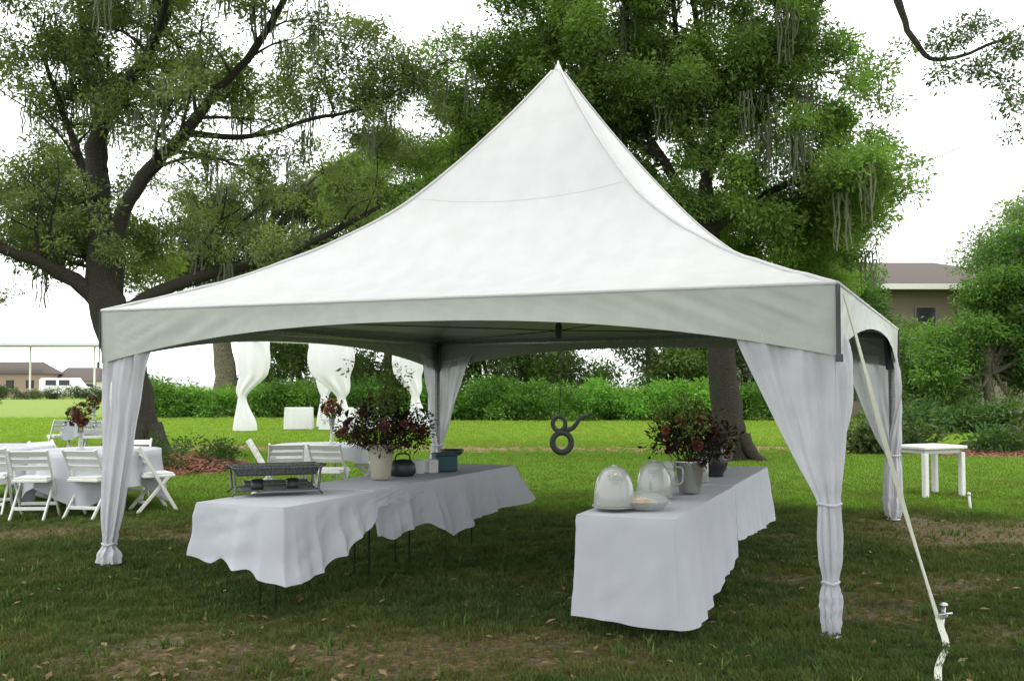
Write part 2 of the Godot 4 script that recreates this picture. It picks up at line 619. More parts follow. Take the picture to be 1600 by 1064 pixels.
# mulch heap with loose chips
func mulch_bed(at: Vector3, rx: float, rz: float, h: float, label: String, nplants: int) -> void:
	var t := thing("mulch_bed", label, "mulch bed", at)
	var f := func(u: float, v: float) -> Vector3:
		var a := u * TAU
		var r := v * (1.0 + 0.16 * sin(a * 3.0 + 1.0) + 0.1 * sin(a * 7.0))
		return Vector3(cos(a) * rx * r, h * (1.0 - v * v) + 0.05 * (1.0 - v) * noise_c.get_noise_2d(cos(a) * r * 2.0, sin(a) * r * 2.0) - 0.01, -sin(a) * rz * r)
	obj("mulch", sheet(f, 48, 8), M.mulch, t)
	var st := new_st(false)
	box(st, Vector3.ZERO, Vector3(0.12, 0.02, 0.035))
	var buf := PackedFloat32Array()
	for i in 1500:
		var a := rf(0, TAU)
		var r := sqrt(rng.randf()) * 1.05
		put(buf, Basis.from_euler(Vector3(rf(-0.5, 0.5), rf(0, TAU), rf(-0.5, 0.5))) * rf(0.5, 1.3), Vector3(cos(a) * rx * r, h * maxf(0.0, 1.0 - r * r) + 0.01, sin(a) * rz * r), Color(0.13, 0.05, 0.03).lerp(Color(0.27, 0.12, 0.07), rng.randf()))
	scatter("wood_chips", t, done(st), M.chip, buf)
	var bl := []
	for i in nplants:
		var a := rf(0, TAU)
		var s := rf(0.14, 0.3)
		bl.append([Vector3(cos(a) * rx * rf(0.2, 0.8), h * 0.6 + s * 0.7, sin(a) * rz * rf(0.2, 0.8)), Vector3(s, s * 0.9, s)])
	crown("plants", t, bl, 260, Color(0.03, 0.06, 0.015), Color(0.08, 0.14, 0.03), 0.7)

# ---------------------------------------------------------------- the big tent
const SIDE := 6.15
var tent_at := Vector3(0.478, 0, -10.478)

func ridge(q: float) -> float:      # height of the hip ridge, q = 0 at the corner, 1 at the peak
	var k := [[0.0, 2.22], [0.12, 2.36], [0.25, 2.53], [0.4, 2.79], [0.5, 3.0], [0.62, 3.31], [0.75, 3.78], [0.88, 4.32], [1.0, 4.88]]
	for i in k.size() - 1:
		if q <= k[i + 1][0]:
			var t: float = (q - k[i][0]) / (k[i + 1][0] - k[i][0])
			var m0: float = (k[i + 1][1] - k[maxi(i - 1, 0)][1]) / (k[i + 1][0] - k[maxi(i - 1, 0)][0])
			var m1: float = (k[mini(i + 2, 8)][1] - k[i][1]) / (k[mini(i + 2, 8)][0] - k[i][0])
			var d: float = k[i + 1][0] - k[i][0]
			return (2 * t * t * t - 3 * t * t + 1) * k[i][1] + (t * t * t - 2 * t * t + t) * m0 * d + (3 * t * t - 2 * t * t * t) * k[i + 1][1] + (t * t * t - t * t) * m1 * d
	return 4.88

func roof_point(s: float, q: float, lift := 0.0) -> Vector3:   # s -1..1 along the front eave
	var h := SIDE * 0.5 * (1.0 - q)
	var y := ridge(q) - 0.16 * sin(PI * pow(q, 0.8)) * (1.0 - s * s) * (1.0 - q * 0.4)
	y += 0.006 * noise_a.get_noise_2d(s * h * 1.3, q * 9.0) * (1.0 - q)
	var near := (1.0 - absf(s)) * h + q * 3.0
	y += 0.02 * exp(-near * 0.9) * noise_b.get_noise_2d(near * 2.0 + signf(s) * 9.0, (h - absf(s) * h - q * 3.0) * 9.0) * smoothstep(0.0, 0.06, q)
	var inn := 0.05 * (1.0 - s * s) * sin(PI * q)
	return Vector3(s * h, y + lift, h - inn)

func valance_drop(s: float) -> float:
	return 0.17 + 0.29 * pow(absf(s), 2.3)

func build_tent() -> void:
	var t := thing("frame_tent", "large white high peak frame tent with scalloped valance over the two buffet tables", "tent", tent_at, -0.418)
	for k in 4:
		var r := Vector3(0, k * PI / 2, 0)
		var low := func(u: float, v: float) -> Vector3: return roof_point(lerpf(-1, 1, u), lerpf(0.655, 0.0, v))
		obj("canopy_panel", sheet(low, 56, 36, 0.004), M.vinyl, t, Vector3.ZERO, r)
		var top := func(u: float, v: float) -> Vector3: return roof_point(lerpf(-1, 1, u), lerpf(0.995, 0.645, v), 0.003)
		obj("peak_panel", sheet(top, 28, 24, 0.001), M.cap, t, Vector3.ZERO, r)
		# valance: scalloped, with drag folds that run from the corners
		var val := func(u: float, v: float) -> Vector3:
			var s := lerpf(-1, 1, u)
			var a := absf(s)
			var drop := valance_drop(s) * v
			var x := s * SIDE * 0.5
			var near := (1.0 - a) * SIDE * 0.5
			var fold := 0.024 * noise_b.get_noise_2d((near * 0.75 + drop * 1.7) * 17.0 + s * 3.0, near * 1.5 + k * 7.0) * exp(-near * 0.7) * sin(PI * clampf(v * 1.05, 0, 1)) * smoothstep(0.02, 0.3, near)
			fold += 0.010 * noise_a.get_noise_3d(x * 1.6, drop * 5.0, s * 2.0) * v
			var bow := 0.03 * v * v * (1.0 - a)
			return Vector3(x, 2.222 - drop, SIDE * 0.5 + 0.012 + fold + bow - 0.02 * v * a * a)
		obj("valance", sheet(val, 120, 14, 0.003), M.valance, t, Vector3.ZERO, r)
		# the welded hem along the eave
		var st := new_st()
		rod(st, Vector3(-SIDE * 0.5, 2.222, SIDE * 0.5 + 0.004), Vector3(SIDE * 0.5, 2.222, SIDE * 0.5 + 0.004), 0.016, 8)
		obj("eave_hem", done(st), M.vinyl, t, Vector3.ZERO, r)
		obj("eave_beam", rod_mesh(Vector3(-SIDE * 0.5 + 0.1, 2.14, SIDE * 0.5 - 0.07), Vector3(SIDE * 0.5 - 0.1, 2.14, SIDE * 0.5 - 0.07), 0.03), M.pole, t, Vector3.ZERO, r)
		# the roped hip seam
		var hip := PackedVector3Array()
		for i in 31:
			hip.append(roof_point(1.0, i / 30.0 * 0.985, 0.004))
		var hs := new_st()
		tube(hs, hip, func(_q): return 0.014, 7)
		obj("hip_seam", done(hs), M.vinyl, t, Vector3.ZERO, r)
		# leg with foot plate
		var c := Vector3(SIDE * 0.5 - 0.065, 0, SIDE * 0.5 - 0.065)
		var ls := new_st()
		lathe(ls, [Vector2(0.0, 0.0), Vector2(0.075, 0.0), Vector2(0.075, 0.012), Vector2(0.04, 0.016), Vector2(0.036, 0.03), Vector2(0.036, 2.16), Vector2(0, 2.16)], 14)
		obj("leg", done(ls), M.pole, t, c.rotated(Vector3.UP, k * PI / 2))
		# dark webbing that laces each corner of the valance, with its buckle
		var ss := new_st(false)
		var diag := Basis(Vector3.UP, PI / 4)
		box(ss, Vector3(SIDE * 0.5 + 0.012, 1.99, SIDE * 0.5 + 0.012), Vector3(0.034, 0.45, 0.01), diag, 0.003)
		var strap := obj("corner_strap", done(ss), M.strap_dark, t, Vector3.ZERO, r)
		var bs := new_st(false)
		box(bs, Vector3(SIDE * 0.5 + 0.016, 1.75, SIDE * 0.5 + 0.016), Vector3(0.05, 0.05, 0.022), diag, 0.008)
		obj("buckle", done(bs), M.strap_dark, strap)
		# dark inner brace fitting at the head of each leg
		var fs := new_st()
		rod(fs, c + Vector3(-0.03, 1.75, -0.03), c + Vector3(-0.05, 2.13, -0.05), 0.03, 8)
		obj("leg_fitting", done(fs), M.strap_dark, t, Vector3.ZERO, r)
		obj("cable", rod_mesh(Vector3(0.03, 2.13, 0.03), Vector3(SIDE * 0.5 - 0.1, 2.17, SIDE * 0.5 - 0.1), 0.006, 5), M.dark_steel, t, Vector3.ZERO, r)
	var ms := new_st()
	lathe(ms, [Vector2(0, 2.05), Vector2(0.03, 2.05), Vector2(0.035, 2.09), Vector2(0.035, 2.18), Vector2(0.025, 2.2), Vector2(0.025, 4.8), Vector2(0, 4.8)], 12)
	obj("centre_mast", done(ms), M.dark_steel, t)
	obj("peak_finial", lathe_mesh([Vector2(0.045, 4.82), Vector2(0.03, 4.87), Vector2(0.012, 4.89), Vector2(0.008, 4.925), Vector2(0, 4.93)], 12), M.pole, t)

# a corner drape: hangs from the valance on both sides of a leg and is tied in to it
func build_drape(leg: Vector3, da: Vector3, la: float, db: Vector3, lb: float, ties: Array, radii: Array, top: float, power: float, label: String, belly := 0.0, seed_n := 0) -> void:
	var t := thing("corner_drape", label, "curtain", leg, 0.0, "tied drapes on the legs of the big tent")
	var tie_h: float = ties[0]
	var out := -(da + db).normalized()
	var ang_a := atan2(da.z, da.x)
	var sweep := wrapf(atan2(db.z, db.x) - ang_a, -PI, PI)
	var sg := signf(sweep)
	var mid_a := ang_a + sweep * 0.5
	var f := func(u: float, v: float) -> Vector3:
		var y := lerpf(top, 0.035, v)
		var s := lerpf(-1, 1, u)
		var arm := da if s < 0 else db
		var ln := la if s < 0 else lb
		var y_top := 0.0
		var w := 1.0
		if y > tie_h:
			w = pow(clampf((top - y) / (top - tie_h), 0, 1), power)
			var s_abs := absf(s)
			y_top = 0.11 * s_abs * s_abs * (1.0 - w)       # the top edge follows the scallop
		var r := 0.06
		for i in radii.size() - 1:
			if y <= radii[i][0] and y >= radii[i + 1][0]:
				r = lerpf(radii[i + 1][1], radii[i][1], smoothstep(radii[i + 1][0], radii[i][0], y))
		var nrm := Vector3(-arm.z, 0, arm.x)
		if nrm.dot(out) < 0:
			nrm = -nrm
		var ph := s * 17.0 + seed_n + 2.2 * noise_a.get_noise_2d(s * 5.0, v * 1.2 + seed_n)
		var flat := arm * absf(s) * ln + out * 0.08
		var away := smoothstep(0.0, 0.22, absf(s))
		flat += nrm * away * (0.026 * (sin(ph) - 0.6) * smoothstep(0.0, 0.5, w + 0.25) + belly * sin(PI * pow(w, 0.8)) * absf(s) * (1.0 if s > 0 else 0.15))
		# diagonal drag folds under the valance
		flat += nrm * away * 0.006 * sin(s * 53.0 + v * 7.0)
		flat += nrm * away * 0.016 * (sin(absf(s) * 9.0 - v * 22.0 + seed_n) - 0.6) * (1.0 - w)
		var turn := sg * (PI - absf(s) * PI * 0.93)
		var a := mid_a + (turn if s > 0 else -turn)
		var rr := r * (1.0 + 0.17 * sin(s * 21.0 + seed_n + y * 3.0) + 0.09 * sin(s * 47.0 + y * 5.0))
		var ring := Vector3(cos(a), 0, sin(a)) * rr
		ring = Vector3(ring.x, 0, ring.z)
		var p := flat.lerp(ring, w)
		p.y = y + y_top + 0.01 * sin(s * 13.0 + seed_n) * (1.0 if v > 0.999 else 0.0)
		if y < 0.3:
			p += Vector3(noise_c.get_noise_3d(p.x * 6, y * 9, p.z * 6 + seed_n), 0, noise_c.get_noise_3d(p.z * 6, y * 9, p.x * 6 + 5)) * 0.018
		return p
	obj("drape_cloth", sheet(f, 110, 90), M.drape, t)
	for h in ties:
		var ts := new_st()
		var rr := 0.05
		for i in radii.size() - 1:
			if h <= radii[i][0] and h >= radii[i + 1][0]:
				rr = lerpf(radii[i + 1][1], radii[i][1], smoothstep(radii[i + 1][0], radii[i][0], h))
		var p := PackedVector3Array()
		for i in 25:
			var a := TAU * i / 24.0
			p.append(Vector3(cos(a) * rr * 1.2, h + 0.006 * sin(a * 3.0), sin(a) * rr * 1.2))
		tube(ts, p, func(_q): return 0.011, 6)
		obj("tie_ribbon", done(ts), M.drape, t)

func build_drapes() -> void:
	var rfp := tent_at + U * (SIDE * 0.5 - 0.065) - V * (SIDE * 0.5 - 0.065)
	var lfp := tent_at - U * (SIDE * 0.5 - 0.065) - V * (SIDE * 0.5 - 0.065)
	var rbp := tent_at + U * (SIDE * 0.5 - 0.065) + V * (SIDE * 0.5 - 0.065)
	var lbp := tent_at - U * (SIDE * 0.5 - 0.065) + V * (SIDE * 0.5 - 0.065)
	build_drape(rfp, -U, 0.66, V, 0.55, [0.83, 0.34], [[9.0, 0.065], [1.0, 0.07], [0.83, 0.058], [0.62, 0.066], [0.5, 0.062], [0.34, 0.042], [0.22, 0.062], [0.1, 0.056], [0.0, 0.048]], 1.86, 1.15, "white drape on the front leg beside the guy strap, tied twice", 0.17, 1)
	build_drape(lfp, U, 0.56, V, 0.5, [0.2], [[9.0, 0.06], [0.9, 0.075], [0.5, 0.07], [0.2, 0.05], [0.1, 0.09], [0.0, 0.1]], 1.86, 0.8, "greyish white drape tapering to a low knot on the front leg near the oak", 0.0, 2)
	build_drape(lbp, U, 0.6, -V, 0.5, [0.72], [[9.0, 0.08], [1.0, 0.1], [0.72, 0.07], [0.5, 0.09], [0.0, 0.07]], 1.9, 0.85, "pale drape on the rear leg behind the crumpled left tablecloth", 0.0, 4)
	build_drape(rbp, -U, 0.62, -V, 0.5, [0.75], [[9.0, 0.07], [0.95, 0.1], [0.75, 0.07], [0.55, 0.09], [0.2, 0.1], [0.0, 0.07]], 1.9, 1.2, "white drape on the rear leg beside the small white side table", 0.15, 6)

func build_guy() -> void:
	var top := Vector3(2.075, 2.16, -6.375)
	var foot := Vector3(2.72, 0.09, -6.6)
	var t := thing("guy_strap", "long cream webbing guy strap from tent corner down to stake", "strap", foot)
	var side := Vector3(0.9, 0.3, 0.2).cross((top - foot).normalized()).normalized()
	var st := new_st()
	var path := PackedVector3Array()
	for i in 41:
		var q := i / 40.0
		path.append((top - foot) * q + Vector3(0, -0.05 * sin(PI * q), 0))
	var across := (top - foot).normalized().cross(Vector3(0.2, 0.1, 1.0)).normalized()
	for i in 40:
		for sg in [-1.0, 1.0]:
			var tw1 := across.rotated((top - foot).normalized(), 0.5 * sin(i * 0.22))
			var tw2 := across.rotated((top - foot).normalized(), 0.5 * sin((i + 1) * 0.22))
			var n: Vector3 = tw1.cross((top - foot).normalized()) * 0.003 * sg
			var a: Vector3 = path[i] - tw1 * 0.015 + n
			var b: Vector3 = path[i] + tw1 * 0.015 + n
			var c: Vector3 = path[i + 1] + tw2 * 0.015 + n
			var d: Vector3 = path[i + 1] - tw2 * 0.015 + n
			if sg > 0:
				quad(st, a, d, c, b)
			else:
				quad(st, a, b, c, d)
	obj("webbing", done(st), M.strap_white, t)
	var tail := smooth_path([Vector3(0, 0.0, 0), Vector3(-0.02, -0.06, 0.12), Vector3(-0.14, -0.075, 0.45), Vector3(-0.33, -0.07, 0.8), Vector3(-0.52, -0.075, 1.25), Vector3(-0.66, -0.08, 1.6)], 8)
	var f := func(u: float, v: float) -> Vector3:
		var i := int(v * (tail.size() - 1))
		return tail[i] + Vector3(lerpf(0.022, -0.022, u), 0.006 * sin(v * 30.0), 0.004 * u)
	obj("loose_tail", sheet(f, 2, tail.size() - 1, 0.003), M.strap_white, t)
	var rs := new_st(false)
	box(rs, Vector3(0.03, 0.02, 0.0), Vector3(0.055, 0.035, 0.04), Basis(Vector3(0, 0, 1), 0.4), 0.008)
	rod(rs, Vector3(0.0, 0.03, 0.02), Vector3(0.085, 0.04, 0.02), 0.007, 8)
	obj("ratchet", done(rs), M.steel, t)
	var s := thing("tent_stake", "steel stake holding the guy strap in the grass", "stake", Vector3(2.74, 0, -6.63))
	obj("spike", rod_mesh(Vector3(0, -0.15, 0), Vector3(0.03, 0.17, 0.0), 0.014), M.steel, s)
	obj("head", lathe_mesh([Vector2(0, 0), Vector2(0.026, 0.0), Vector2(0.028, 0.012), Vector2(0.018, 0.02), Vector2(0, 0.02)], 12), M.steel, s, Vector3(0.03, 0.165, 0))
	var s2 := thing("tent_stake", "small white stake standing in grass beyond the rear drape", "stake", Vector3(5.74, 0, -12.9))
	obj("spike", rod_mesh(Vector3(0.02, -0.1, 0), Vector3(-0.01, 0.2, 0.0), 0.016), M.resin, s2)
	obj("head", lathe_mesh([Vector2(0, 0), Vector2(0.026, 0.0), Vector2(0.02, 0.025), Vector2(0, 0.03)], 10), M.resin, s2, Vector3(-0.01, 0.195, 0))

# ---------------------------------------------------------------- buffet tables and cloths
func table_at(label: String, at: Vector3, turn: float, w: float, l: float) -> void:
	var t := thing("folding_table", label, "table", at, turn)
	obj("tabletop", box_mesh(Vector3(w * 0.5, 0.73, -l * 0.5), Vector3(w, 0.03, l), 0.01), M.resin, t)
	for sx in [w * 0.5 - 0.07, w * 0.5 + 0.07]:
		for sz in [-0.32, -l + 0.32]:
			obj("leg", rod_mesh(Vector3(sx, 0, sz), Vector3(sx, 0.715, sz), 0.008), M.shaded_table_frame, t)
	for sz in [-0.32, -l + 0.32]:
		obj("crossbar", rod_mesh(Vector3(w * 0.5 - 0.07, 0.5, sz), Vector3(w * 0.5 + 0.07, 0.5, sz), 0.008), M.shaded_table_frame, t)

# rectangular cloth: keys = [perimeter distance, hang, flare] from the near left corner
func cloth_at(label: String, at: Vector3, turn: float, w: float, l: float, keys: Array, wav: float, seed_n: int, called := "tablecloth") -> void:
	var per := 2.0 * (w + l)
	var n := 340
	var rows := 20
	var rim := []
	for i in n:
		var s := per * i / n
		var p := Vector2.ZERO
		var o := Vector2.ZERO
		if s < w:
			p = Vector2(s, 0)
			o = Vector2(0, 1)
		elif s < w + l:
			p = Vector2(w, -(s - w))
			o = Vector2(1, 0)
		elif s < 2 * w + l:
			p = Vector2(w - (s - w - l), -l)
			o = Vector2(0, -1)
		else:
			p = Vector2(0, -l + (s - 2 * w - l))
			o = Vector2(-1, 0)
		# round the direction near corners
		for c in [[0.0, Vector2(-1, 1)], [w, Vector2(1, 1)], [w + l, Vector2(1, -1)], [2 * w + l, Vector2(-1, -1)], [per, Vector2(-1, 1)]]:
			var d: float = absf(s - c[0])
			if d < 0.16:
				o = o.lerp((c[1] as Vector2).normalized(), 1.0 - smoothstep(0.0, 0.16, d) * 1.0)
		var hang := 0.4
		var flare := 0.03
		for k in keys.size() - 1:
			if s >= keys[k][0] and s <= keys[k + 1][0]:
				var t: float = smoothstep(keys[k][0], keys[k + 1][0], s)
				hang = lerpf(keys[k][1], keys[k + 1][1], t)
				flare = lerpf(keys[k][2], keys[k + 1][2], t)
		rim.append([p, o, hang, flare, s])
	var st := new_st()
	var grid := []
	for j in rows + 1:
		var t := float(j) / rows
		var row := PackedVector3Array()
		for i in n:
			var r: Array = rim[i]
			var p: Vector2 = r[0]
			var o: Vector2 = r[1]
			var s: float = r[4]
			var fold: float = wav * t * (sin(s * 13.0 + seed_n) * 0.6 + sin(s * 29.0 + seed_n * 2.3) * 0.25 + noise_b.get_noise_2d(s * 7.0, seed_n * 9.0 + t * 3.0) * 1.3)
			var out: float = 0.012 + r[3] * pow(t, 1.1) + fold * minf(1.0, r[2] * 3.0)
			var q := p + o * (0.006 if j == 0 else out)
			var ws := s + 0.22 * noise_a.get_noise_2d(s * 2.4, seed_n * 7.0) + 0.05 * t * noise_c.get_noise_2d(s, seed_n)
			var ridge_f := pow(1.0 - absf(sin(ws * 6.3 + seed_n)), 3.0) + 0.6 * pow(1.0 - absf(sin(ws * 10.7 + seed_n * 1.7)), 3.0)
			var crease: float = (wav * 1.5 * ridge_f - wav * 0.4) * pow(t, 0.9) * clampf(r[2] * 2.2, 0.0, 1.0)
			crease += 0.008 * noise_b.get_noise_2d(s * 14.0 + t * 9.0, t * 6.0 - s * 5.0 + seed_n)
			var bulge := sin(minf(t * 6.0, 1.0) * PI * 0.5)
			row.append(Vector3(q.x + o.x * crease * bulge, 0.757 - r[2] * t * (1.0 if j > 0 else 0.0) - (0.004 if j > 0 else 0.0), q.y + o.y * crease * bulge))
		grid.append(row)
	for j in rows:
		for i in n:
			var i2 := (i + 1) % n
			quad(st, grid[j][i], grid[j][i2], grid[j + 1][i2], grid[j + 1][i])
	# the top: rows of quads with faint wrinkles
	st.set_smooth_group(0)
	var nx := 12
	var nz := 36
	var top := func(i: int, k: int) -> Vector3:
		var x := lerpf(-0.006, w + 0.006, float(i) / nx)
		var z := lerpf(0.006, -l - 0.006, float(k) / nz)
		var e := minf(minf(i, nx - i), minf(k, nz - k))
		return Vector3(x, 0.757 + (0.006 * maxf(0.0, noise_c.get_noise_2d(x * 1.1 + seed_n, z * 1.1)) if e > 0 else 0.0), z)
	for i in nx:
		for k in nz:
			quad(st, top.call(i, k + 1), top.call(i + 1, k + 1), top.call(i + 1, k), top.call(i, k))
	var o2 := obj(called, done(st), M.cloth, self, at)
	o2.rotation.y = turn
	tag(o2, label, "tablecloth")

func build_buffet() -> void:
	var ta := -0.427
	var a := Vector3(-2.21, 0, -7.23)
	var dv := Vector3(sin(0.427), 0, -cos(0.427))
	table_at("near folding table under the crumpled left cloth with the chafing dish", a, ta, 0.74, 1.86)
	table_at("far folding table under the left cloth with the tall bouquet", a + dv * 1.87, ta, 0.74, 1.86)
	cloth_at("white cloth lifted by the wind on the table with the chafing dish", a, ta, 0.74, 1.87,
		[[0, 0.36, 0.05], [0.16, 0.4, 0.06], [0.26, 0.36, 0.05], [0.42, 0.42, 0.09], [0.5, 0.41, 0.08], [0.66, 0.49, 0.1], [0.76, 0.51, 0.1], [0.95, 0.49, 0.09], [1.3, 0.4, 0.08], [1.63, 0.27, 0.07], [1.93, 0.12, 0.03], [2.61, 0.1, 0.01], [2.62, 0.01, 0.0], [3.34, 0.01, 0.0], [3.4, 0.3, 0.05], [5.22, 0.36, 0.05]], 0.03, 3)
	cloth_at("crumpled white cloth with a flapping corner on the table with the tall bouquet", a + dv * 1.14 + Vector3(0, 0.007, 0), ta, 0.74, 2.62,
		[[0, 0.03, 0.0], [0.05, 0.004, 0.0], [0.70, 0.004, 0.0], [0.75, 0.34, 0.03], [0.95, 0.4, 0.05], [1.2, 0.35, 0.05], [1.5, 0.34, 0.05], [1.7, 0.42, 0.07], [1.86, 0.49, 0.1], [2.1, 0.45, 0.08], [2.6, 0.4, 0.05], [3.0, 0.37, 0.08], [3.3, 0.34, 0.24], [3.4, 0.34, 0.24], [3.7, 0.3, 0.1], [4.1, 0.3, 0.05], [5.4, 0.3, 0.04], [6.6, 0.3, 0.03], [6.72, 0.03, 0.0]], 0.03, 5)
	var tb := -0.379
	var b := Vector3(0.415, 0, -6.55)
	var dw := Vector3(sin(0.379), 0, -cos(0.379))
	table_at("near folding table under the right hand cloth with the two glass domes", b, tb, 0.62, 2.04)
	table_at("far folding table under the right hand cloth past the flower bucket", b + dw * 2.05, tb, 0.62, 2.04)
	cloth_at("long smooth white cloth reaching the grass under the two glass domes", b, tb, 0.62, 2.25,
		[[0, 0.63, 0.01], [0.2, 0.64, 0.015], [0.42, 0.66, 0.02], [0.58, 0.66, 0.04], [0.7, 0.66, 0.13], [0.9, 0.66, 0.12], [1.3, 0.68, 0.07], [1.7, 0.65, 0.04], [2.3, 0.6, 0.04], [2.8, 0.55, 0.03], [2.86, 0.5, 0.01], [2.88, 0.01, 0.0], [3.49, 0.01, 0.0], [3.52, 0.5, 0.03], [5.74, 0.63, 0.02]], 0.011, 8)
	cloth_at("shorter white cloth on the far end of the right hand buffet table", b + dw * 2.2 + Vector3(0, 0.007, 0), tb, 0.62, 1.92,
		[[0, 0.03, 0.0], [0.05, 0.004, 0.0], [0.58, 0.004, 0.0], [0.63, 0.44, 0.03], [1.1, 0.46, 0.06], [1.8, 0.49, 0.06], [2.52, 0.47, 0.1], [2.8, 0.42, 0.05], [3.2, 0.42, 0.05], [5.0, 0.42, 0.03], [5.08, 0.03, 0.0]], 0.016, 11)

# ---------------------------------------------------------------- things on the tables
func petal_flower(r: float, petals: int) -> ArrayMesh:
	var st := new_st()
	for ring in 3:
		var rr := r * (1.0 - ring * 0.27)
		for i in petals:
			var a := TAU * (i + ring * 0.5) / petals
			var d := Vector3(cos(a), 0, sin(a))
			var s := Vector3(-sin(a), 0, cos(a)) * rr * 0.42
			var up := Vector3(0, r * (0.12 + ring * 0.28), 0)
			var m := d * rr * 0.55 + up * 0.6 + Vector3(0, r * 0.2, 0)
			var tip := d * rr + up
			quad(st, up * 0.2, m - s, tip, m + s)
	lathe(st, [Vector2(r * 0.2, r * 0.4), Vector2(r * 0.24, r * 0.62), Vector2(r * 0.1, r * 0.8), Vector2(0, r * 0.82)], 8)
	return done(st)

func bouquet(called: String, label: String, at: Vector3, vase: ArrayMesh, vase_mat: Material, mouth: float, blobs: Array, dark: Color, light: Color, blooms: Array, bloom_r: float, sprays: int, spray_h: float, group := "") -> Node3D:
	var t := thing(called, label, "flowers", at, 0.0, group)
	obj("vase", vase, vase_mat, t)
	crown("foliage", t, blobs, 1150, dark, light, 0.37)
	var st := new_st()
	for i in 14:
		var b: Array = blobs[rng.randi() % blobs.size()]
		rod(st, Vector3(rf(-0.03, 0.03), mouth - 0.1, rf(-0.03, 0.03)), (b[0] as Vector3) + rv() * (b[1] as Vector3) * 0.7, 0.005, 4)
	var tops := []
	for i in sprays:
		var a := rf(0, TAU)
		var e := Vector3(cos(a) * rf(0.05, 0.3), spray_h * rf(0.75, 1.05), sin(a) * rf(0.05, 0.25))
		tube(st, smooth_path([Vector3(0, mouth, 0), Vector3(e.x * 0.3, lerpf(mouth, e.y, 0.55), e.z * 0.3), e], 4), func(_q): return 0.005, 4)
		for q in [0.55, 0.75, 0.9, 1.0]:
			tops.append([Vector3(e.x * q, lerpf(mouth, e.y, q), e.z * q), Vector3(0.05, 0.07, 0.05)])
	obj("stems", done(st), M.stem, t)
	if sprays:
		crown("sprays", t, tops, 26, Color(0.07, 0.11, 0.025), Color(0.2, 0.27, 0.065), 0.34)
	if blooms.size():
		var fm := []
		for c in blooms:
			fm.append(mat(c, 0.7))
		var mesh := petal_flower(bloom_r, 9)
		for i in 20:
			var b: Array = blobs[i % blobs.size()]
			var d := rv().normalized()
			d.z = absf(d.z) * 0.9 + 0.1
			d.y = d.y * 0.8 + 0.25
			var p: Vector3 = (b[0] as Vector3) + d.normalized() * (b[1] as Vector3) * 0.98
			var o := obj("flower", mesh, fm[i % fm.size()], t, p)
			var y := d.normalized()
			var x := y.cross(Vector3(0.3, 0.1, 1)).normalized()
			o.basis = Basis(x, y, x.cross(y)).scaled(Vector3.ONE * rf(0.75, 1.25))
	return t

func dome_at(label: String, at: Vector3, r: float, h: float) -> void:
	var t := thing("glass_dome", label, "cake dome", at, 0.0, "clear domes on the near end of the right table")
	obj("plate", lathe_mesh([Vector2(0, 0), Vector2(r * 0.7, 0.0), Vector2(r * 1.08, 0.016), Vector2(r * 1.08, 0.022), Vector2(r * 0.7, 0.012), Vector2(0, 0.012)], 32), M.china, t)
	var prof := []
	for i in 13:
		var a := PI * 0.5 * i / 12.0
		prof.append(Vector2(r * pow(cos(a), 0.7) if i < 12 else 0.012, 0.024 + h * 0.88 * pow(sin(a), 0.9)))
	for i in range(12, -1, -1):
		var a := PI * 0.5 * i / 12.0
		prof.append(Vector2((r - 0.005) * pow(cos(a), 0.7) if i < 12 else 0.006, 0.024 + (h * 0.88 - 0.005) * pow(sin(a), 0.9)))
	obj("cover", lathe_mesh(prof, 36), M.frost, t)
	obj("knob", lathe_mesh([Vector2(0.008, h * 0.9), Vector2(0.007, h * 0.93), Vector2(0.018, h * 0.97), Vector2(0.014, h), Vector2(0, h)], 14), M.frost, t)
	obj("stacked_plates", lathe_mesh([Vector2(0, 0.014), Vector2(r * 0.72, 0.014), Vector2(r * 0.78, 0.05), Vector2(r * 0.72, 0.09), Vector2(r * 0.75, 0.13), Vector2(r * 0.6, h * 0.62), Vector2(0, h * 0.64)], 28), M.china, t)

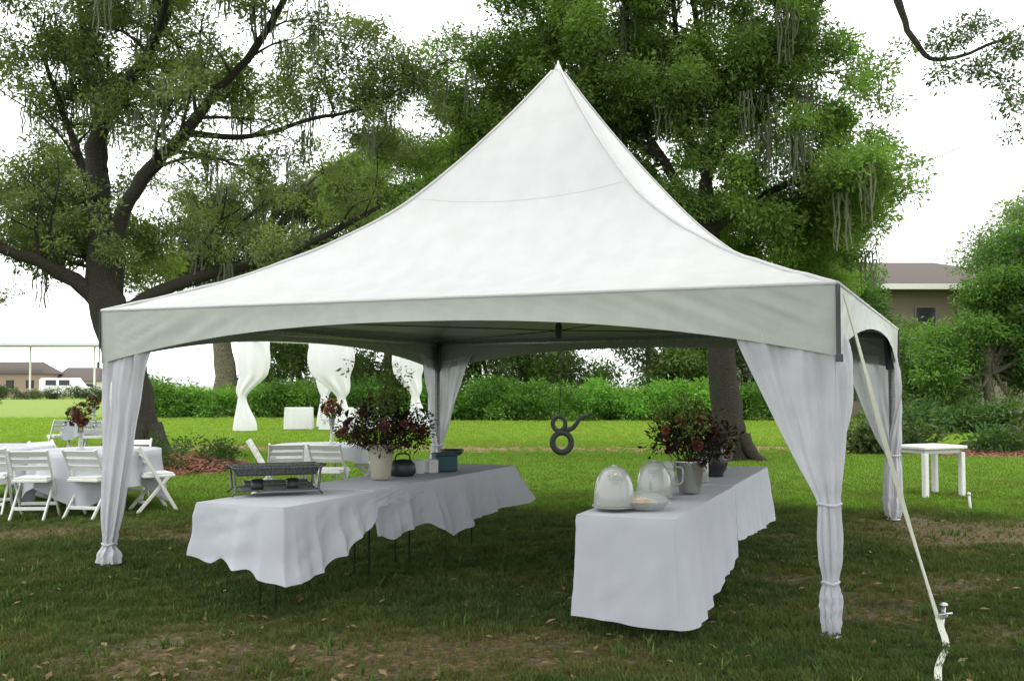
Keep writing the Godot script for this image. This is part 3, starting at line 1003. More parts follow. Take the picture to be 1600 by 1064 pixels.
func build_table_things() -> void:
	M.stem = mat(lin(0.05, 0.08, 0.025), 0.8)
	M.china = mat(lin(0.3, 0.3, 0.28), 0.25)
	M.ceramic = textured(mat(lin(0.36, 0.34, 0.27), 0.45), noise_tex(0.008, 41, Color(0.9, 0.9, 0.88), Color.WHITE, 256, 2), 1.0)
	M.silver = textured(mat(lin(0.42, 0.41, 0.37), 0.33, 0.8), noise_tex(0.008, 42, Color(0.85, 0.85, 0.8), Color.WHITE, 256, 2), 1.0)
	M.teal = mat(lin(0.012, 0.06, 0.07), 0.55)
	M.paper = mat(lin(0.55, 0.56, 0.55), 0.7)
	var top := 0.772
	# chafing dish without its lid
	var c := thing("chafing_dish", "dark steel chafing dish on its stand with two fuel cans", "chafing dish", Vector3(-1.78, top, -7.72), 0.35)
	var f := new_st(false)
	for sg in [-1.0, 1.0]:
		box(f, Vector3(0, 0.2, 0.17 * sg), Vector3(0.66, 0.016, 0.014))
		box(f, Vector3(0.322 * sg, 0.2, 0), Vector3(0.014, 0.016, 0.33))
		box(f, Vector3(0, 0.035, 0.15 * sg), Vector3(0.6, 0.01, 0.012))
	box(f, Vector3(0, 0.03, 0), Vector3(0.5, 0.008, 0.26))
	obj("stand", done(f), M.dark_steel, c)
	for sx in [-1.0, 1.0]:
		for sz in [-1.0, 1.0]:
			var ls := new_st(false)
			tube(ls, PackedVector3Array([Vector3(0.33 * sx, 0, 0.175 * sz), Vector3(0.3 * sx, 0.03, 0.16 * sz), Vector3(0.315 * sx, 0.2, 0.165 * sz)]), func(_q): return 0.009, 7)
			obj("leg", done(ls), M.dark_steel, c)
	var pan := new_st(false)
	var pr := [[0.325, 0.165, 0.212], [0.31, 0.155, 0.207], [0.295, 0.14, 0.15], [0.28, 0.13, 0.14]]
	for i in 3:
		var u0: Array = pr[i]
		var u1: Array = pr[i + 1]
		for k in 4:
			var c4 := [Vector2(1, 1), Vector2(-1, 1), Vector2(-1, -1), Vector2(1, -1)]
			var k0: Vector2 = c4[k]
			var k1: Vector2 = c4[(k + 1) % 4]
			quad(pan, Vector3(k1.x * u0[0], u0[2], k1.y * u0[1]), Vector3(k0.x * u0[0], u0[2], k0.y * u0[1]), Vector3(k0.x * u1[0], u1[2], k0.y * u1[1]), Vector3(k1.x * u1[0], u1[2], k1.y * u1[1]))
	box(pan, Vector3(0, 0.143, 0), Vector3(0.56, 0.006, 0.26))
	obj("water_pan", done(pan), M.dark_steel, c)
	for sx in [-1.0, 1.0]:
		obj("fuel_can", lathe_mesh([Vector2(0, 0.034), Vector2(0.045, 0.034), Vector2(0.047, 0.04), Vector2(0.045, 0.1), Vector2(0.03, 0.104), Vector2(0.0, 0.1)], 16), M.black, c, Vector3(0.13 * sx, 0.001, 0))
		var hs := new_st()
		tube(hs, smooth_path([Vector3(0.33 * sx, 0.195, -0.07), Vector3(0.37 * sx, 0.205, -0.06), Vector3(0.37 * sx, 0.205, 0.06), Vector3(0.33 * sx, 0.195, 0.07)], 4), func(_q): return 0.007, 6)
		obj("handle", done(hs), M.black, c)
	var tr := thing("serving_tray", "flat dark tray lying on the table behind the chafing dish", "tray", Vector3(-1.86, top, -8.14), 0.3)
	var ts := new_st(false)
	box(ts, Vector3(0, 0.012, 0), Vector3(0.5, 0.014, 0.3), Basis.IDENTITY, 0.006)
	for sg in [-1.0, 1.0]:
		box(ts, Vector3(0, 0.03, 0.15 * sg), Vector3(0.52, 0.03, 0.014))
		box(ts, Vector3(0.255 * sg, 0.03, 0), Vector3(0.014, 0.03, 0.28))
	obj("tray_body", done(ts), M.dark_steel, tr)
	# tall bouquet
	var bl := [[Vector3(0, 0.395, 0), Vector3(0.24, 0.144, 0.216)], [Vector3(-0.168, 0.413, 0.06), Vector3(0.18, 0.117, 0.156)], [Vector3(0.204, 0.395, 0.036), Vector3(0.18, 0.117, 0.156)], [Vector3(0.024, 0.557, 0), Vector3(0.216, 0.135, 0.18)], [Vector3(0.24, 0.503, 0), Vector3(0.156, 0.108, 0.144)], [Vector3(-0.144, 0.539, -0.06), Vector3(0.156, 0.108, 0.144)], [Vector3(0.312, 0.35, 0), Vector3(0.096, 0.063, 0.096)], [Vector3(-0.3, 0.368, 0), Vector3(0.096, 0.054, 0.096)]]
	var vase := lathe_mesh([Vector2(0, 0), Vector2(0.075, 0), Vector2(0.085, 0.02), Vector2(0.095, 0.16), Vector2(0.108, 0.29), Vector2(0.112, 0.3), Vector2(0.1, 0.3), Vector2(0.086, 0.2), Vector2(0, 0.19)], 28)
	var q := bouquet("flower_arrangement", "tall bouquet of dark red leaves and green sprays in cream vase", Vector3(-1.12, top, -8.78), vase, M.ceramic, 0.29, bl, Color(0.014, 0.009, 0.006), Color(0.06, 0.035, 0.014), [lin(0.09, 0.02, 0.015), lin(0.16, 0.05, 0.02), lin(0.05, 0.012, 0.018)], 0.045, 7, 0.92)
	crown("leafy_top", q, [[Vector3(0.1, 0.68, 0), Vector3(0.1, 0.09, 0.1)], [Vector3(0.05, 0.8, 0), Vector3(0.06, 0.08, 0.06)]], 60, Color(0.06, 0.095, 0.022), Color(0.16, 0.21, 0.055), 0.33)
	# odds and ends past the bouquet
	var bb := thing("bag", "small black bag lying right of the cream vase", "bag", Vector3(-0.97, top, -9.1), 0.3)
	var bs := new_st()
	lathe(bs, [Vector2(0, 0.0), Vector2(0.09, 0.0), Vector2(0.112, 0.03), Vector2(0.105, 0.1), Vector2(0.075, 0.14), Vector2(0, 0.15)], 14)
	obj("pouch", done(bs), M.black, bb).scale = Vector3(1.1, 1.0, 0.75)
	var hs2 := new_st()
	tube(hs2, smooth_path([Vector3(-0.07, 0.12, 0), Vector3(-0.05, 0.19, 0.01), Vector3(0.05, 0.19, 0.01), Vector3(0.07, 0.12, 0)], 4), func(_q): return 0.008, 6)
	obj("strap", done(hs2), M.black, bb)
	for k in 2:
		var w := thing("napkin_box", ["white napkin box standing next to the black bag", "white napkin box standing next to the teal box"][k], "box", Vector3(-0.86 + k * 0.115, top, -9.33 - k * 0.1), 0.3 + k * 0.2, "white boxes on the left buffet table")
		obj("carton", box_mesh(Vector3(0, 0.06, 0), Vector3(0.095, 0.12, 0.13)), M.paper, w)
		obj("flap", box_mesh(Vector3(0.0, 0.122, 0.03), Vector3(0.085, 0.004, 0.05), 0.001), M.paper, w)
	var tl := thing("teal_box", "dark teal box standing on the left table under the footed bowl", "box", Vector3(-0.63, top, -9.6), 0.35)
	obj("carton", box_mesh(Vector3(0, 0.075, 0), Vector3(0.21, 0.15, 0.16), 0.01), M.teal, tl)
	obj("lid", box_mesh(Vector3(0, 0.158, 0), Vector3(0.217, 0.022, 0.167), 0.006), M.teal, tl)
	var bw := thing("footed_bowl", "dark shallow bowl on a foot at the far end of left table", "bowl", Vector3(-0.6, top, -10.2))
	obj("foot", lathe_mesh([Vector2(0, 0), Vector2(0.05, 0), Vector2(0.045, 0.012), Vector2(0.012, 0.03), Vector2(0.012, 0.09), Vector2(0, 0.09)], 18), M.glass_solid if M.has("glass_solid") else M.china, bw)
	obj("bowl", lathe_mesh([Vector2(0, 0.088), Vector2(0.04, 0.09), Vector2(0.1, 0.115), Vector2(0.125, 0.16), Vector2(0.12, 0.162), Vector2(0.09, 0.13), Vector2(0, 0.11)], 24), M.black, bw)
	# right table
	dome_at("larger clear dome over plates at the near end of right table", Vector3(0.67, top, -6.75), 0.135, 0.285)
	dome_at("clear dome over plates just in front of the flower bucket", Vector3(1.02, top, -7.38), 0.128, 0.27)
	var p := thing("glass_platter", "low clear platter with yellow food in front of the domes", "platter", Vector3(0.88, top, -6.78))
	obj("dish", lathe_mesh([Vector2(0, 0), Vector2(0.12, 0), Vector2(0.165, 0.045), Vector2(0.17, 0.05), Vector2(0.16, 0.05), Vector2(0.118, 0.01), Vector2(0, 0.01)], 36), M.frost, p)
	M.food = textured(mat(lin(0.6, 0.4, 0.12), 0.7), noise_tex(0.05, 50, Color(0.6, 0.5, 0.35), Color.WHITE, 256), 6.0)
	for i in 5:
		var fs := new_st()
		var rr := rf(0.028, 0.042)
		lathe(fs, [Vector2(0, -rr * 0.7), Vector2(rr * 0.8, -rr * 0.5), Vector2(rr, 0), Vector2(rr * 0.75, rr * 0.55), Vector2(0, rr * 0.75)], 12)
		obj("bread_roll", done(fs), M.food, p, Vector3(-0.1 + 0.045 * (i % 3), 0.04 + 0.012 * (i / 3), 0.03 - 0.05 * (i / 3)))
	obj("wrapped_lid", lathe_mesh([Vector2(0.158, 0.052), Vector2(0.13, 0.085), Vector2(0.08, 0.105), Vector2(0, 0.11)], 36), M.glass, p)
	var pi := thing("glass_pitcher", "clear glass pitcher standing left of the flower bucket", "pitcher", Vector3(1.15, top, -7.62))
	obj("jug", lathe_mesh([Vector2(0, 0), Vector2(0.055, 0), Vector2(0.06, 0.02), Vector2(0.062, 0.15), Vector2(0.05, 0.2), Vector2(0.058, 0.24), Vector2(0.054, 0.24), Vector2(0.046, 0.2), Vector2(0.056, 0.15), Vector2(0.054, 0.02), Vector2(0, 0.015)], 24), M.frost, pi)
	var ph := new_st()
	tube(ph, smooth_path([Vector3(0.055, 0.2, 0), Vector3(0.11, 0.19, 0.01), Vector3(0.11, 0.09, 0.01), Vector3(0.06, 0.07, 0)], 4), func(_q): return 0.008, 7)
	obj("handle", done(ph), M.frost, pi)
	var bl2 := [[Vector3(0, 0.344, 0), Vector3(0.182, 0.132, 0.169)], [Vector3(-0.13, 0.454, 0.026), Vector3(0.13, 0.11, 0.13)], [Vector3(0.13, 0.465, 0.039), Vector3(0.143, 0.121, 0.13)], [Vector3(0.026, 0.564, 0), Vector3(0.156, 0.11, 0.13)], [Vector3(-0.182, 0.388, 0), Vector3(0.091, 0.099, 0.104)], [Vector3(0.208, 0.377, 0), Vector3(0.091, 0.088, 0.104)]]
	var bucket := lathe_mesh([Vector2(0, 0), Vector2(0.08, 0), Vector2(0.083, 0.01), Vector2(0.105, 0.22), Vector2(0.112, 0.235), Vector2(0.108, 0.24), Vector2(0.1, 0.225), Vector2(0.085, 0.12), Vector2(0, 0.12)], 30)
	var bk := bouquet("flower_arrangement", "dark red and orange bouquet in a silver bucket before the tree trunk", Vector3(1.34, top, -7.74), bucket, M.silver, 0.22, bl2, Color(0.014, 0.011, 0.007), Color(0.05, 0.034, 0.015), [lin(0.08, 0.014, 0.009), lin(0.13, 0.04, 0.01), lin(0.05, 0.012, 0.01), lin(0.13, 0.1, 0.02)], 0.05, 4, 0.68)
	for sg in [-1.0, 1.0]:
		var rs := new_st()
		tube(rs, smooth_path([Vector3(0.1 * sg, 0.2, -0.02), Vector3(0.13 * sg, 0.18, 0), Vector3(0.1 * sg, 0.16, 0.02)], 4), func(_q): return 0.006, 6)
		obj("ring_handle", done(rs), M.silver, bk)
	var cy := thing("candle_cylinder", "tall slim frosted glass cylinder right of the flower bucket", "vase", Vector3(1.58, top, -8.5))
	obj("tube", lathe_mesh([Vector2(0, 0), Vector2(0.04, 0), Vector2(0.045, 0.01), Vector2(0.045, 0.24), Vector2(0.04, 0.24), Vector2(0.04, 0.02), Vector2(0, 0.02)], 22), M.frost, cy)
	obj("candle", lathe_mesh([Vector2(0, 0.021), Vector2(0.03, 0.021), Vector2(0.03, 0.13), Vector2(0.005, 0.132), Vector2(0, 0.132)], 16), M.paper, cy)
	var po := thing("dark_urn", "dark round urn with grey lid at the far end of right table", "urn", Vector3(1.8, top, -9.1))
	obj("body", lathe_mesh([Vector2(0, 0), Vector2(0.075, 0), Vector2(0.07, 0.02), Vector2(0.1, 0.07), Vector2(0.105, 0.15), Vector2(0.085, 0.21), Vector2(0, 0.21)], 24), M.black, po)
	obj("lid", lathe_mesh([Vector2(0.09, 0.205), Vector2(0.085, 0.235), Vector2(0.05, 0.27), Vector2(0.015, 0.28), Vector2(0.02, 0.3), Vector2(0, 0.305)], 24), M.dark_steel, po)

# ---------------------------------------------------------------- lawn furniture
func make_chair(label: String, at: Vector3, turn: float) -> Node3D:
	var t := thing("folding_chair", label, "chair", at, turn, "white folding chairs round the lawn tables")
	obj("seat", box_mesh(Vector3(0, 0.45, 0.02), Vector3(0.4, 0.035, 0.38), 0.012), M.resin, t)
	obj("seat_pad", box_mesh(Vector3(0, 0.478, 0.02), Vector3(0.37, 0.025, 0.35), 0.011), M.resin, t)
	for sx in [-1.0, 1.0]:
		var long := new_st(false)
		var a := Vector3(0.215 * sx, 0.0, 0.24)
		var b := Vector3(0.215 * sx, 0.82, -0.24)
		var d := (b - a).normalized()
		var x := Vector3(1, 0, 0)
		box(long, (a + b) * 0.5, Vector3(0.022, (b - a).length(), 0.042), Basis(x, d, x.cross(d)), 0.006)
		obj("leg", done(long), M.resin, t)
		var short := new_st(false)
		a = Vector3(0.188 * sx, 0.0, -0.25)
		b = Vector3(0.188 * sx, 0.45, 0.14)
		d = (b - a).normalized()
		box(short, (a + b) * 0.5, Vector3(0.022, (b - a).length(), 0.042), Basis(x, d, x.cross(d)), 0.006)
		obj("leg", done(short), M.resin, t)
	var tilt := Basis(Vector3(1, 0, 0), -0.53)
	for k in 3:
		var s := new_st(false)
		var y := 0.6 + k * 0.085
		box(s, Vector3(0, y, 0.24 - 0.48 * y / 0.82), Vector3(0.41, 0.06 if k < 2 else 0.075, 0.016), tilt, 0.005)
		obj("slat", done(s), M.resin, t)
	for q in [[0.13, -0.137, 0.36], [0.16, 0.146, 0.41]]:
		var s := new_st(false)
		box(s, Vector3(0, q[0], q[1]), Vector3(q[2], 0.04, 0.016), Basis.IDENTITY, 0.005)
		obj("crossbar", done(s), M.resin, t)
	return t

func round_table(at: Vector3, r: float, hang: float, label: String, cloth_label: String, seed_n: int) -> void:
	var t := thing("round_table", label, "table", at, 0.0, "round tables on the lawn")
	obj("tabletop", lathe_mesh([Vector2(0, 0.72), Vector2(r - 0.02, 0.72), Vector2(r - 0.01, 0.725), Vector2(r - 0.01, 0.742), Vector2(0, 0.746)], 36), M.resin, t)
	for k in 4:
		var a := TAU * k / 4 + 0.4
		obj("leg", rod_mesh(Vector3(cos(a), 0, sin(a)) * r * 0.62, Vector3(cos(a) * r * 0.55, 0.72, sin(a) * r * 0.55), 0.016), M.resin, t)
	var f := func(u: float, v: float) -> Vector3:
		var a := u * TAU
		if v < 0.5:
			var q := v / 0.5
			return Vector3(cos(a) * r * q, 0.752 + 0.004 * noise_c.get_noise_2d(cos(a) * q * 2.0 + seed_n, sin(a) * q * 2.0), -sin(a) * r * q)
		var t2 := (v - 0.5) / 0.5
		var h := hang * (1.0 + 0.22 * sin(a * 4.0 + seed_n))
		var o := r + 0.01 + t2 * (0.05 + 0.05 * sin(a * 9.0 + seed_n) + 0.02 * sin(a * 17.0)) * minf(1.0, hang * 2.5)
		return Vector3(cos(a) * o, 0.75 - h * t2, -sin(a) * o)
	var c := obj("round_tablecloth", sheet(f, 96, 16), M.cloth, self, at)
	tag(c, cloth_label, "tablecloth")

func centrepiece(at: Vector3, h: float, r: float, label: String) -> void:
	var vase := lathe_mesh([Vector2(0, 0), Vector2(0.055, 0), Vector2(0.06, 0.01), Vector2(0.03, 0.05), Vector2(0.022, h * 0.5), Vector2(0.045, h - 0.01), Vector2(0.05, h), Vector2(0.044, h), Vector2(0.018, h * 0.5), Vector2(0, h * 0.48)], 18)
	bouquet("centrepiece", label, at, vase, M.frost, h, [[Vector3(0, h + r * 0.8, 0), Vector3(r, r, r)]], Color(0.012, 0.014, 0.006), Color(0.06, 0.06, 0.02), [lin(0.1, 0.02, 0.012), lin(0.2, 0.08, 0.02), lin(0.12, 0.11, 0.02)], 0.05, 0, 0.0, "tall flower centrepieces on the round tables")

func build_lawn_furniture() -> void:
	var ta := Vector3(-5.25, 0, -13.0)
	var tb := Vector3(-6.9, 0, -13.6)
	var td := Vector3(-2.62, 0, -14.1)
	var tc := Vector3(-9.0, 0, -22.3)
	round_table(ta, 0.76, 0.52, "round table beside the leg drape near the oak", "white cloth on the round table beside the front leg drape", 1)
	round_table(tb, 0.76, 0.55, "round table at the left edge of the lawn", "white cloth on the round table farthest left", 2)
	round_table(td, 0.62, 0.2, "round table seen behind the chafing dish", "short white cloth on the round table behind the chafing dish", 3)
	round_table(tc, 0.7, 0.3, "small distant round table standing before the oak trunk", "white cloth on the distant round table before the oak trunk", 4)
	centrepiece(Vector3(-5.36, 0.755, -12.75), 0.32, 0.145, "dark red flower ball in glass vase on the table beside the drape")
	centrepiece(Vector3(-2.45, 0.755, -13.95), 0.36, 0.125, "dark flower ball in slim glass on the table behind the chafing dish")
	centrepiece(Vector3(-6.95, 0.755, -13.55), 0.5, 0.12, "dark red flower ball on the table at the left edge")
	centrepiece(Vector3(-9.05, 0.755, -22.2), 0.3, 0.14, "small flower ball on the distant table before the oak trunk")
	var first := make_chair("white folding chair in front of left table, its slatted back nearest the camera", Vector3(-5.63, 0, -12.12), PI + 0.1)
	var spots := [
		[-5.0, -12.2, PI - 0.2, "white folding chair half hidden behind the front leg drape"],
		[-4.45, -12.75, PI - 0.95, "white folding chair standing alone right of the front leg drape"],
		[-6.35, -12.5, PI + 0.25, "white folding chair cut by the left edge of the photo"],
		[-5.2, -14.0, 0.1, "white folding chair on the far side of the table beside the drape"],
		[-6.1, -13.7, 1.3, "white folding chair between the two left round tables"],
		[-3.35, -14.0, 1.75, "white folding chair seen side on, left of the table behind the chafing dish"],
		[-2.35, -13.3, PI - 0.2, "white folding chair facing the table behind the chafing dish, near the cream vase"],
		[-2.95, -13.35, PI + 0.3, "white folding chair just behind the chafing dish"],
		[-1.95, -14.3, -1.6, "white folding chair on the side of the table next to the bouquet"],
		[-8.75, -21.5, PI, "small distant white chair in front of the oak trunk table"],
		[-9.65, -21.9, PI + 0.8, "small distant white chair left of the oak trunk table"],
		[-8.2, -22.3, PI - 1.2, "small distant white chair right of the oak trunk table"],
	]
	for s in spots:
		dup(first, Vector3(s[0], 0, s[1]), s[2], s[3])
	# white side table right of the tent
	var t := thing("side_table", "bare white rectangular table standing on grass right of the tent", "table", Vector3(5.86, 0, -14.4), 0.42)
	obj("tabletop", box_mesh(Vector3(0, 0.7, 0), Vector3(0.8, 0.045, 0.6), 0.012), M.resin, t)
	obj("apron", box_mesh(Vector3(0, 0.645, 0), Vector3(0.66, 0.06, 0.46), 0.008), M.resin, t)
	for sx in [-1.0, 1.0]:
		for sz in [-1.0, 1.0]:
			obj("leg", box_mesh(Vector3(0.34 * sx, 0.315, 0.24 * sz), Vector3(0.075, 0.63, 0.075), 0.01), M.resin, t)
	# tyre swing
	var sw := thing("tyre_swing", "dark tyre swing of two stacked loops hanging over the lawn", "swing", Vector3(1.07, 0, -22.0))
	M.rubber = mat(lin(0.022, 0.024, 0.02), 0.8)
	var ring := new_st()
	var pts := PackedVector3Array()
	for i in 33:
		var a := TAU * i / 32.0
		pts.append(Vector3(cos(a) * 0.2, 0.32 + sin(a) * 0.21, 0))
	tube(ring, pts, func(_q): return 0.066, 10)
	obj("tyre", done(ring), M.rubber, sw)
	var loop := new_st()
	var pts2 := PackedVector3Array()
	for i in 25:
		var a := TAU * i / 24.0
		pts2.append(Vector3(-0.06 + cos(a) * 0.135, 0.72 + sin(a) * 0.15, 0.02 * cos(a)))
	tube(loop, pts2, func(_q): return 0.048, 8)
	obj("loop", done(loop), M.rubber, sw)
	var tail := new_st()
	tube(tail, smooth_path([Vector3(0.08, 0.58, 0), Vector3(0.22, 0.62, 0.0), Vector3(0.31, 0.72, 0.03), Vector3(0.4, 0.84, 0.03), Vector3(0.58, 0.9, 0.0)], 5), func(q): return lerpf(0.055, 0.04, q), 8)
	obj("tail", done(tail), M.rubber, sw)
	var rope := new_st()
	rod(rope, Vector3(-0.06, 0.88, 0), Vector3(0.2, 4.95, -0.2), 0.011, 6)
	obj("rope", done(rope), M.dark_steel, sw)

func build_arbor() -> void:
	var t := thing("draped_arbor", "white wooden arbor hung with tied drapes far across the lawn", "arbor", Vector3(-6.0, 0, -33.5))
	var p := [Vector3(-2.7, 0, 0.5), Vector3(0.75, 0, 2.0), Vector3(-0.6, 0, -2.6), Vector3(2.75, 0, -1.0)]
	for k in 4:
		obj("post", box_mesh(p[k] + Vector3(0, 1.5, 0), Vector3(0.12, 3.0, 0.12), 0.01), M.resin, t)
	for e in [[0, 1], [1, 3], [3, 2], [2, 0]]:
		obj("beam", rod_mesh(p[e[0]] + Vector3(0, 2.98, 0), p[e[1]] + Vector3(0, 2.98, 0), 0.05), M.resin, t)
	var labels := ["leftmost white drape of the far arbor, tied and flaring at its foot", "widest white drape of the far arbor, over the clothed tables", "white drape of the far arbor half hidden by the centre one", "rightmost white drape of the far arbor, beside the tall bouquet"]
	var wid := [0.5, 0.68, 0.5, 0.5]
	for k in 4:
		var at: Vector3 = t.position + p[k]
		var wd: float = wid[k]
		var lean: float = [0.35, -0.35, 0.1, -0.25][k]
		var f := func(u: float, v: float) -> Vector3:
			var y := lerpf(2.95, 0.06, v)
			var prof := 0.0
			if y > 1.2:
				prof = lerpf(0.13, wd, pow(sin(clampf((y - 1.15) / 1.5, 0, 1) * PI * 0.62), 1.0))
			else:
				prof = lerpf(0.36, 0.12, smoothstep(0.1, 1.2, y))
			var a := u * TAU
			var folds := 1.0 + 0.12 * sin(a * 7.0 + k)
			var sh := lean * smoothstep(1.2, 1.9, y) + 0.1 * (1.0 - smoothstep(0.2, 1.1, y))
			return Vector3(cos(a) * prof * folds + sh, y, -sin(a) * 0.2 * folds * (0.5 + prof))
		var o := obj("arbor_drape", sheet(f, 60, 40), M.far_drape, self, at)
		tag(o, labels[k], "curtain", "tied drapes on the far arbor")
	for s in [[-7.15, -34.4, 0.95, 0.5, "left white clothed table under the far arbor"], [-5.75, -34.2, 1.3, 0.6, "middle white clothed table under the far arbor"], [-4.5, -34.8, 1.0, 0.5, "right white clothed table under the far arbor"]]:
		var c := thing("clothed_table", s[4], "table", Vector3(s[0], 0, s[1]), 0.2, "clothed tables under the far arbor")
		var ff := func(u: float, v: float) -> Vector3:
			var a := u * TAU
			var ca := cos(a)
			var sa := sin(a)
			var sq := pow(pow(absf(ca), 6.0) + pow(absf(sa), 6.0), -1.0 / 6.0)
			var k2 := 1.0 + 0.06 * sin(a * 14.0) * v
			return Vector3(ca * sq * s[2] * 0.5 * k2, lerpf(0.76, 0.05, v), -sa * sq * s[3] * 0.5 * k2)
		obj("cloth_skirt", sheet(ff, 72, 6), M.far_drape, c)
		obj("cloth_top", box_mesh(Vector3(0, 0.755, 0), Vector3(s[2] * 0.99, 0.02, s[3] * 0.99), 0.006), M.far_drape, c)

# ---------------------------------------------------------------- trees
func build_oak() -> void:
	var t := thing("oak_tree", "big moss hung live oak at left with dark spreading limbs", "tree", Vector3.ZERO)
	var st := new_st()
	var tr := smooth_path([Vector3(-7.3, -0.2, -20.2), Vector3(-7.36, 0.5, -20.1), Vector3(-7.58, 2.0, -20), Vector3(-7.95, 3.2, -20), Vector3(-8.1, 4.2, -20.1), Vector3(-8.2, 5.3, -20.2), Vector3(-8.28, 6.3, -20.2)], 5)
	tube(st, tr, func(q): return 0.37 + 0.26 * exp(-q * 9.0) if q < 0.45 else lerpf(0.37, 0.13, (q - 0.45) / 0.55), 18, 0.3)
	for i in 6:
		var a := TAU * i / 6.0 + 0.3
		var o := Vector3(cos(a), 0, sin(a))
		tube(st, smooth_path([Vector3(-7.35, 0.7, -20.1) + o * 0.27, Vector3(-7.35, 0.2, -20.1) + o * 0.6, Vector3(-7.35, -0.15, -20.1) + o * 1.05], 4), func(q): return lerpf(0.24, 0.08, q), 8, 0.3)
	obj("trunk", done(st), M.bark, t)
	var ends := []
	var limbs := [
		[[Vector3(-8.15, 5.2, -20.1), Vector3(-8.25, 6.2, -20), Vector3(-7.58, 7.38, -19.8), Vector3(-6.91, 8.15, -19.5), Vector3(-6.3, 9.1, -19), Vector3(-5.4, 10.4, -18)], 0.26, 0.07, 12],
		[[Vector3(-7.8, 3.3, -20), Vector3(-7.6, 4.9, -19.9), Vector3(-6.94, 5.88, -19.8), Vector3(-6.31, 6.41, -19.6), Vector3(-5.77, 7.12, -19.5), Vector3(-5.01, 7.75, -19.2), Vector3(-4.1, 9.0, -18.8), Vector3(-3.2, 10.4, -18)], 0.24, 0.06, 20],
		[[Vector3(-8.2, 5.8, -20.2), Vector3(-8.32, 6.77, -20.4), Vector3(-8.63, 7.97, -20.6), Vector3(-8.9, 9.6, -20.6)], 0.22, 0.06, 10],
		[[Vector3(-7.95, 3.0, -20), Vector3(-8.5, 3.55, -19.8), Vector3(-9.16, 3.97, -19.5), Vector3(-9.87, 4.14, -19.2), Vector3(-11.2, 4.4, -18.8)], 0.26, 0.1, 10],
		[[Vector3(-8.0, 3.4, -20.2), Vector3(-8.62, 4.1, -20.8), Vector3(-9.31, 5.09, -21.2), Vector3(-9.9, 6.0, -21.5)], 0.2, 0.06, 10],
		[[Vector3(-8.2, 5.0, -20.2), Vector3(-8.7, 6.1, -20.4), Vector3(-9.23, 7.51, -20.4), Vector3(-9.6, 8.6, -20.4)], 0.15, 0.04, 10],
		[[Vector3(-7.6, 3.0, -20), Vector3(-6.4, 3.65, -20.3), Vector3(-4.9, 4.1, -20.8), Vector3(-3.86, 4.68, -21.2), Vector3(-2.8, 5.3, -21.5)], 0.22, 0.06, 16],
		[[Vector3(-6.31, 6.41, -19.6), Vector3(-5.2, 6.5, -20.2), Vector3(-4.1, 7.0, -20.8), Vector3(-3.0, 7.3, -21), Vector3(-2.0, 7.9, -21)], 0.1, 0.03, 14],
		[[Vector3(-6.91, 8.15, -19.5), Vector3(-6.0, 8.3, -17.5), Vector3(-5.2, 9.2, -15.5), Vector3(-4.6, 9.8, -13.5)], 0.12, 0.04, 10],
	]
	for l in limbs:
		ends.append_array(limb(t, "branch", l[0], l[1] * 0.74, l[2] * 0.7, M.bark, l[3], 1.5))
	var bl := []
	for b in blobs_at(ends, 0.16, 0.36, 0.65):
		if rng.randf() < 0.66:
			bl.append(b)
	bl.append_array(fill_blobs(Vector3(-9.3, 5.6, -20.6), Vector3(1.3, 0.6, 1.0), 14, 0.35, 0.6))
	bl.append_array(fill_blobs(Vector3(-9.4, 4.5, -20.8), Vector3(1.5, 0.5, 1.0), 14, 0.35, 0.6))
	bl.append_array(fill_blobs(Vector3(-7.6, 4.6, -21.2), Vector3(1.0, 0.6, 0.5), 8, 0.3, 0.5))
	bl.append_array(fill_blobs(Vector3(-7.9, 8.8, -20.2), Vector3(0.9, 0.5, 1.0), 9, 0.3, 0.5))
	bl.append_array(fill_blobs(Vector3(-9.8, 8.6, -20.2), Vector3(1.0, 0.8, 1.0), 8, 0.25, 0.45))
	bl.append_array(fill_blobs(Vector3(-2.6, 7.6, -20.8), Vector3(1.2, 1.4, 1.0), 12, 0.25, 0.5))
	bl.append_array(fill_blobs(Vector3(-9.9, 3.2, -19.0), Vector3(0.5, 0.25, 0.4), 2, 0.2, 0.3))
	bl.append_array(fill_blobs(Vector3(-6.6, 7.2, -22.4), Vector3(4.2, 2.4, 1.2), 52, 0.16, 0.36))
	bl.append_array(fill_blobs(Vector3(-4.4, 8.2, -21.5), Vector3(2.6, 1.3, 1.5), 20, 0.16, 0.34))
	bl.append_array(fill_blobs(Vector3(-9.0, 4.6, -22.5), Vector3(1.9, 0.8, 0.8), 18, 0.35, 0.55))
	bl.append_array(fill_blobs(Vector3(-8.3, 4.5, -19.2), Vector3(1.3, 0.9, 0.3), 8, 0.18, 0.32))
	# the crown goes on above the frame and shades the lawn
	bl.append_array(fill_blobs(Vector3(-6.5, 11.6, -17.5), Vector3(7.5, 1.6, 6.0), 48, 0.6, 1.2, 0.5))
	crown("crown", t, bl, 165, Color(0.1, 0.135, 0.05), Color(0.29, 0.35, 0.14), 0.85)
	var ms := []
	for i in 90:
		var e: Vector3 = ends[rng.randi() % ends.size()]
		ms.append(e + rv() * 0.3)
	hang_moss(t, ms, 0.9)

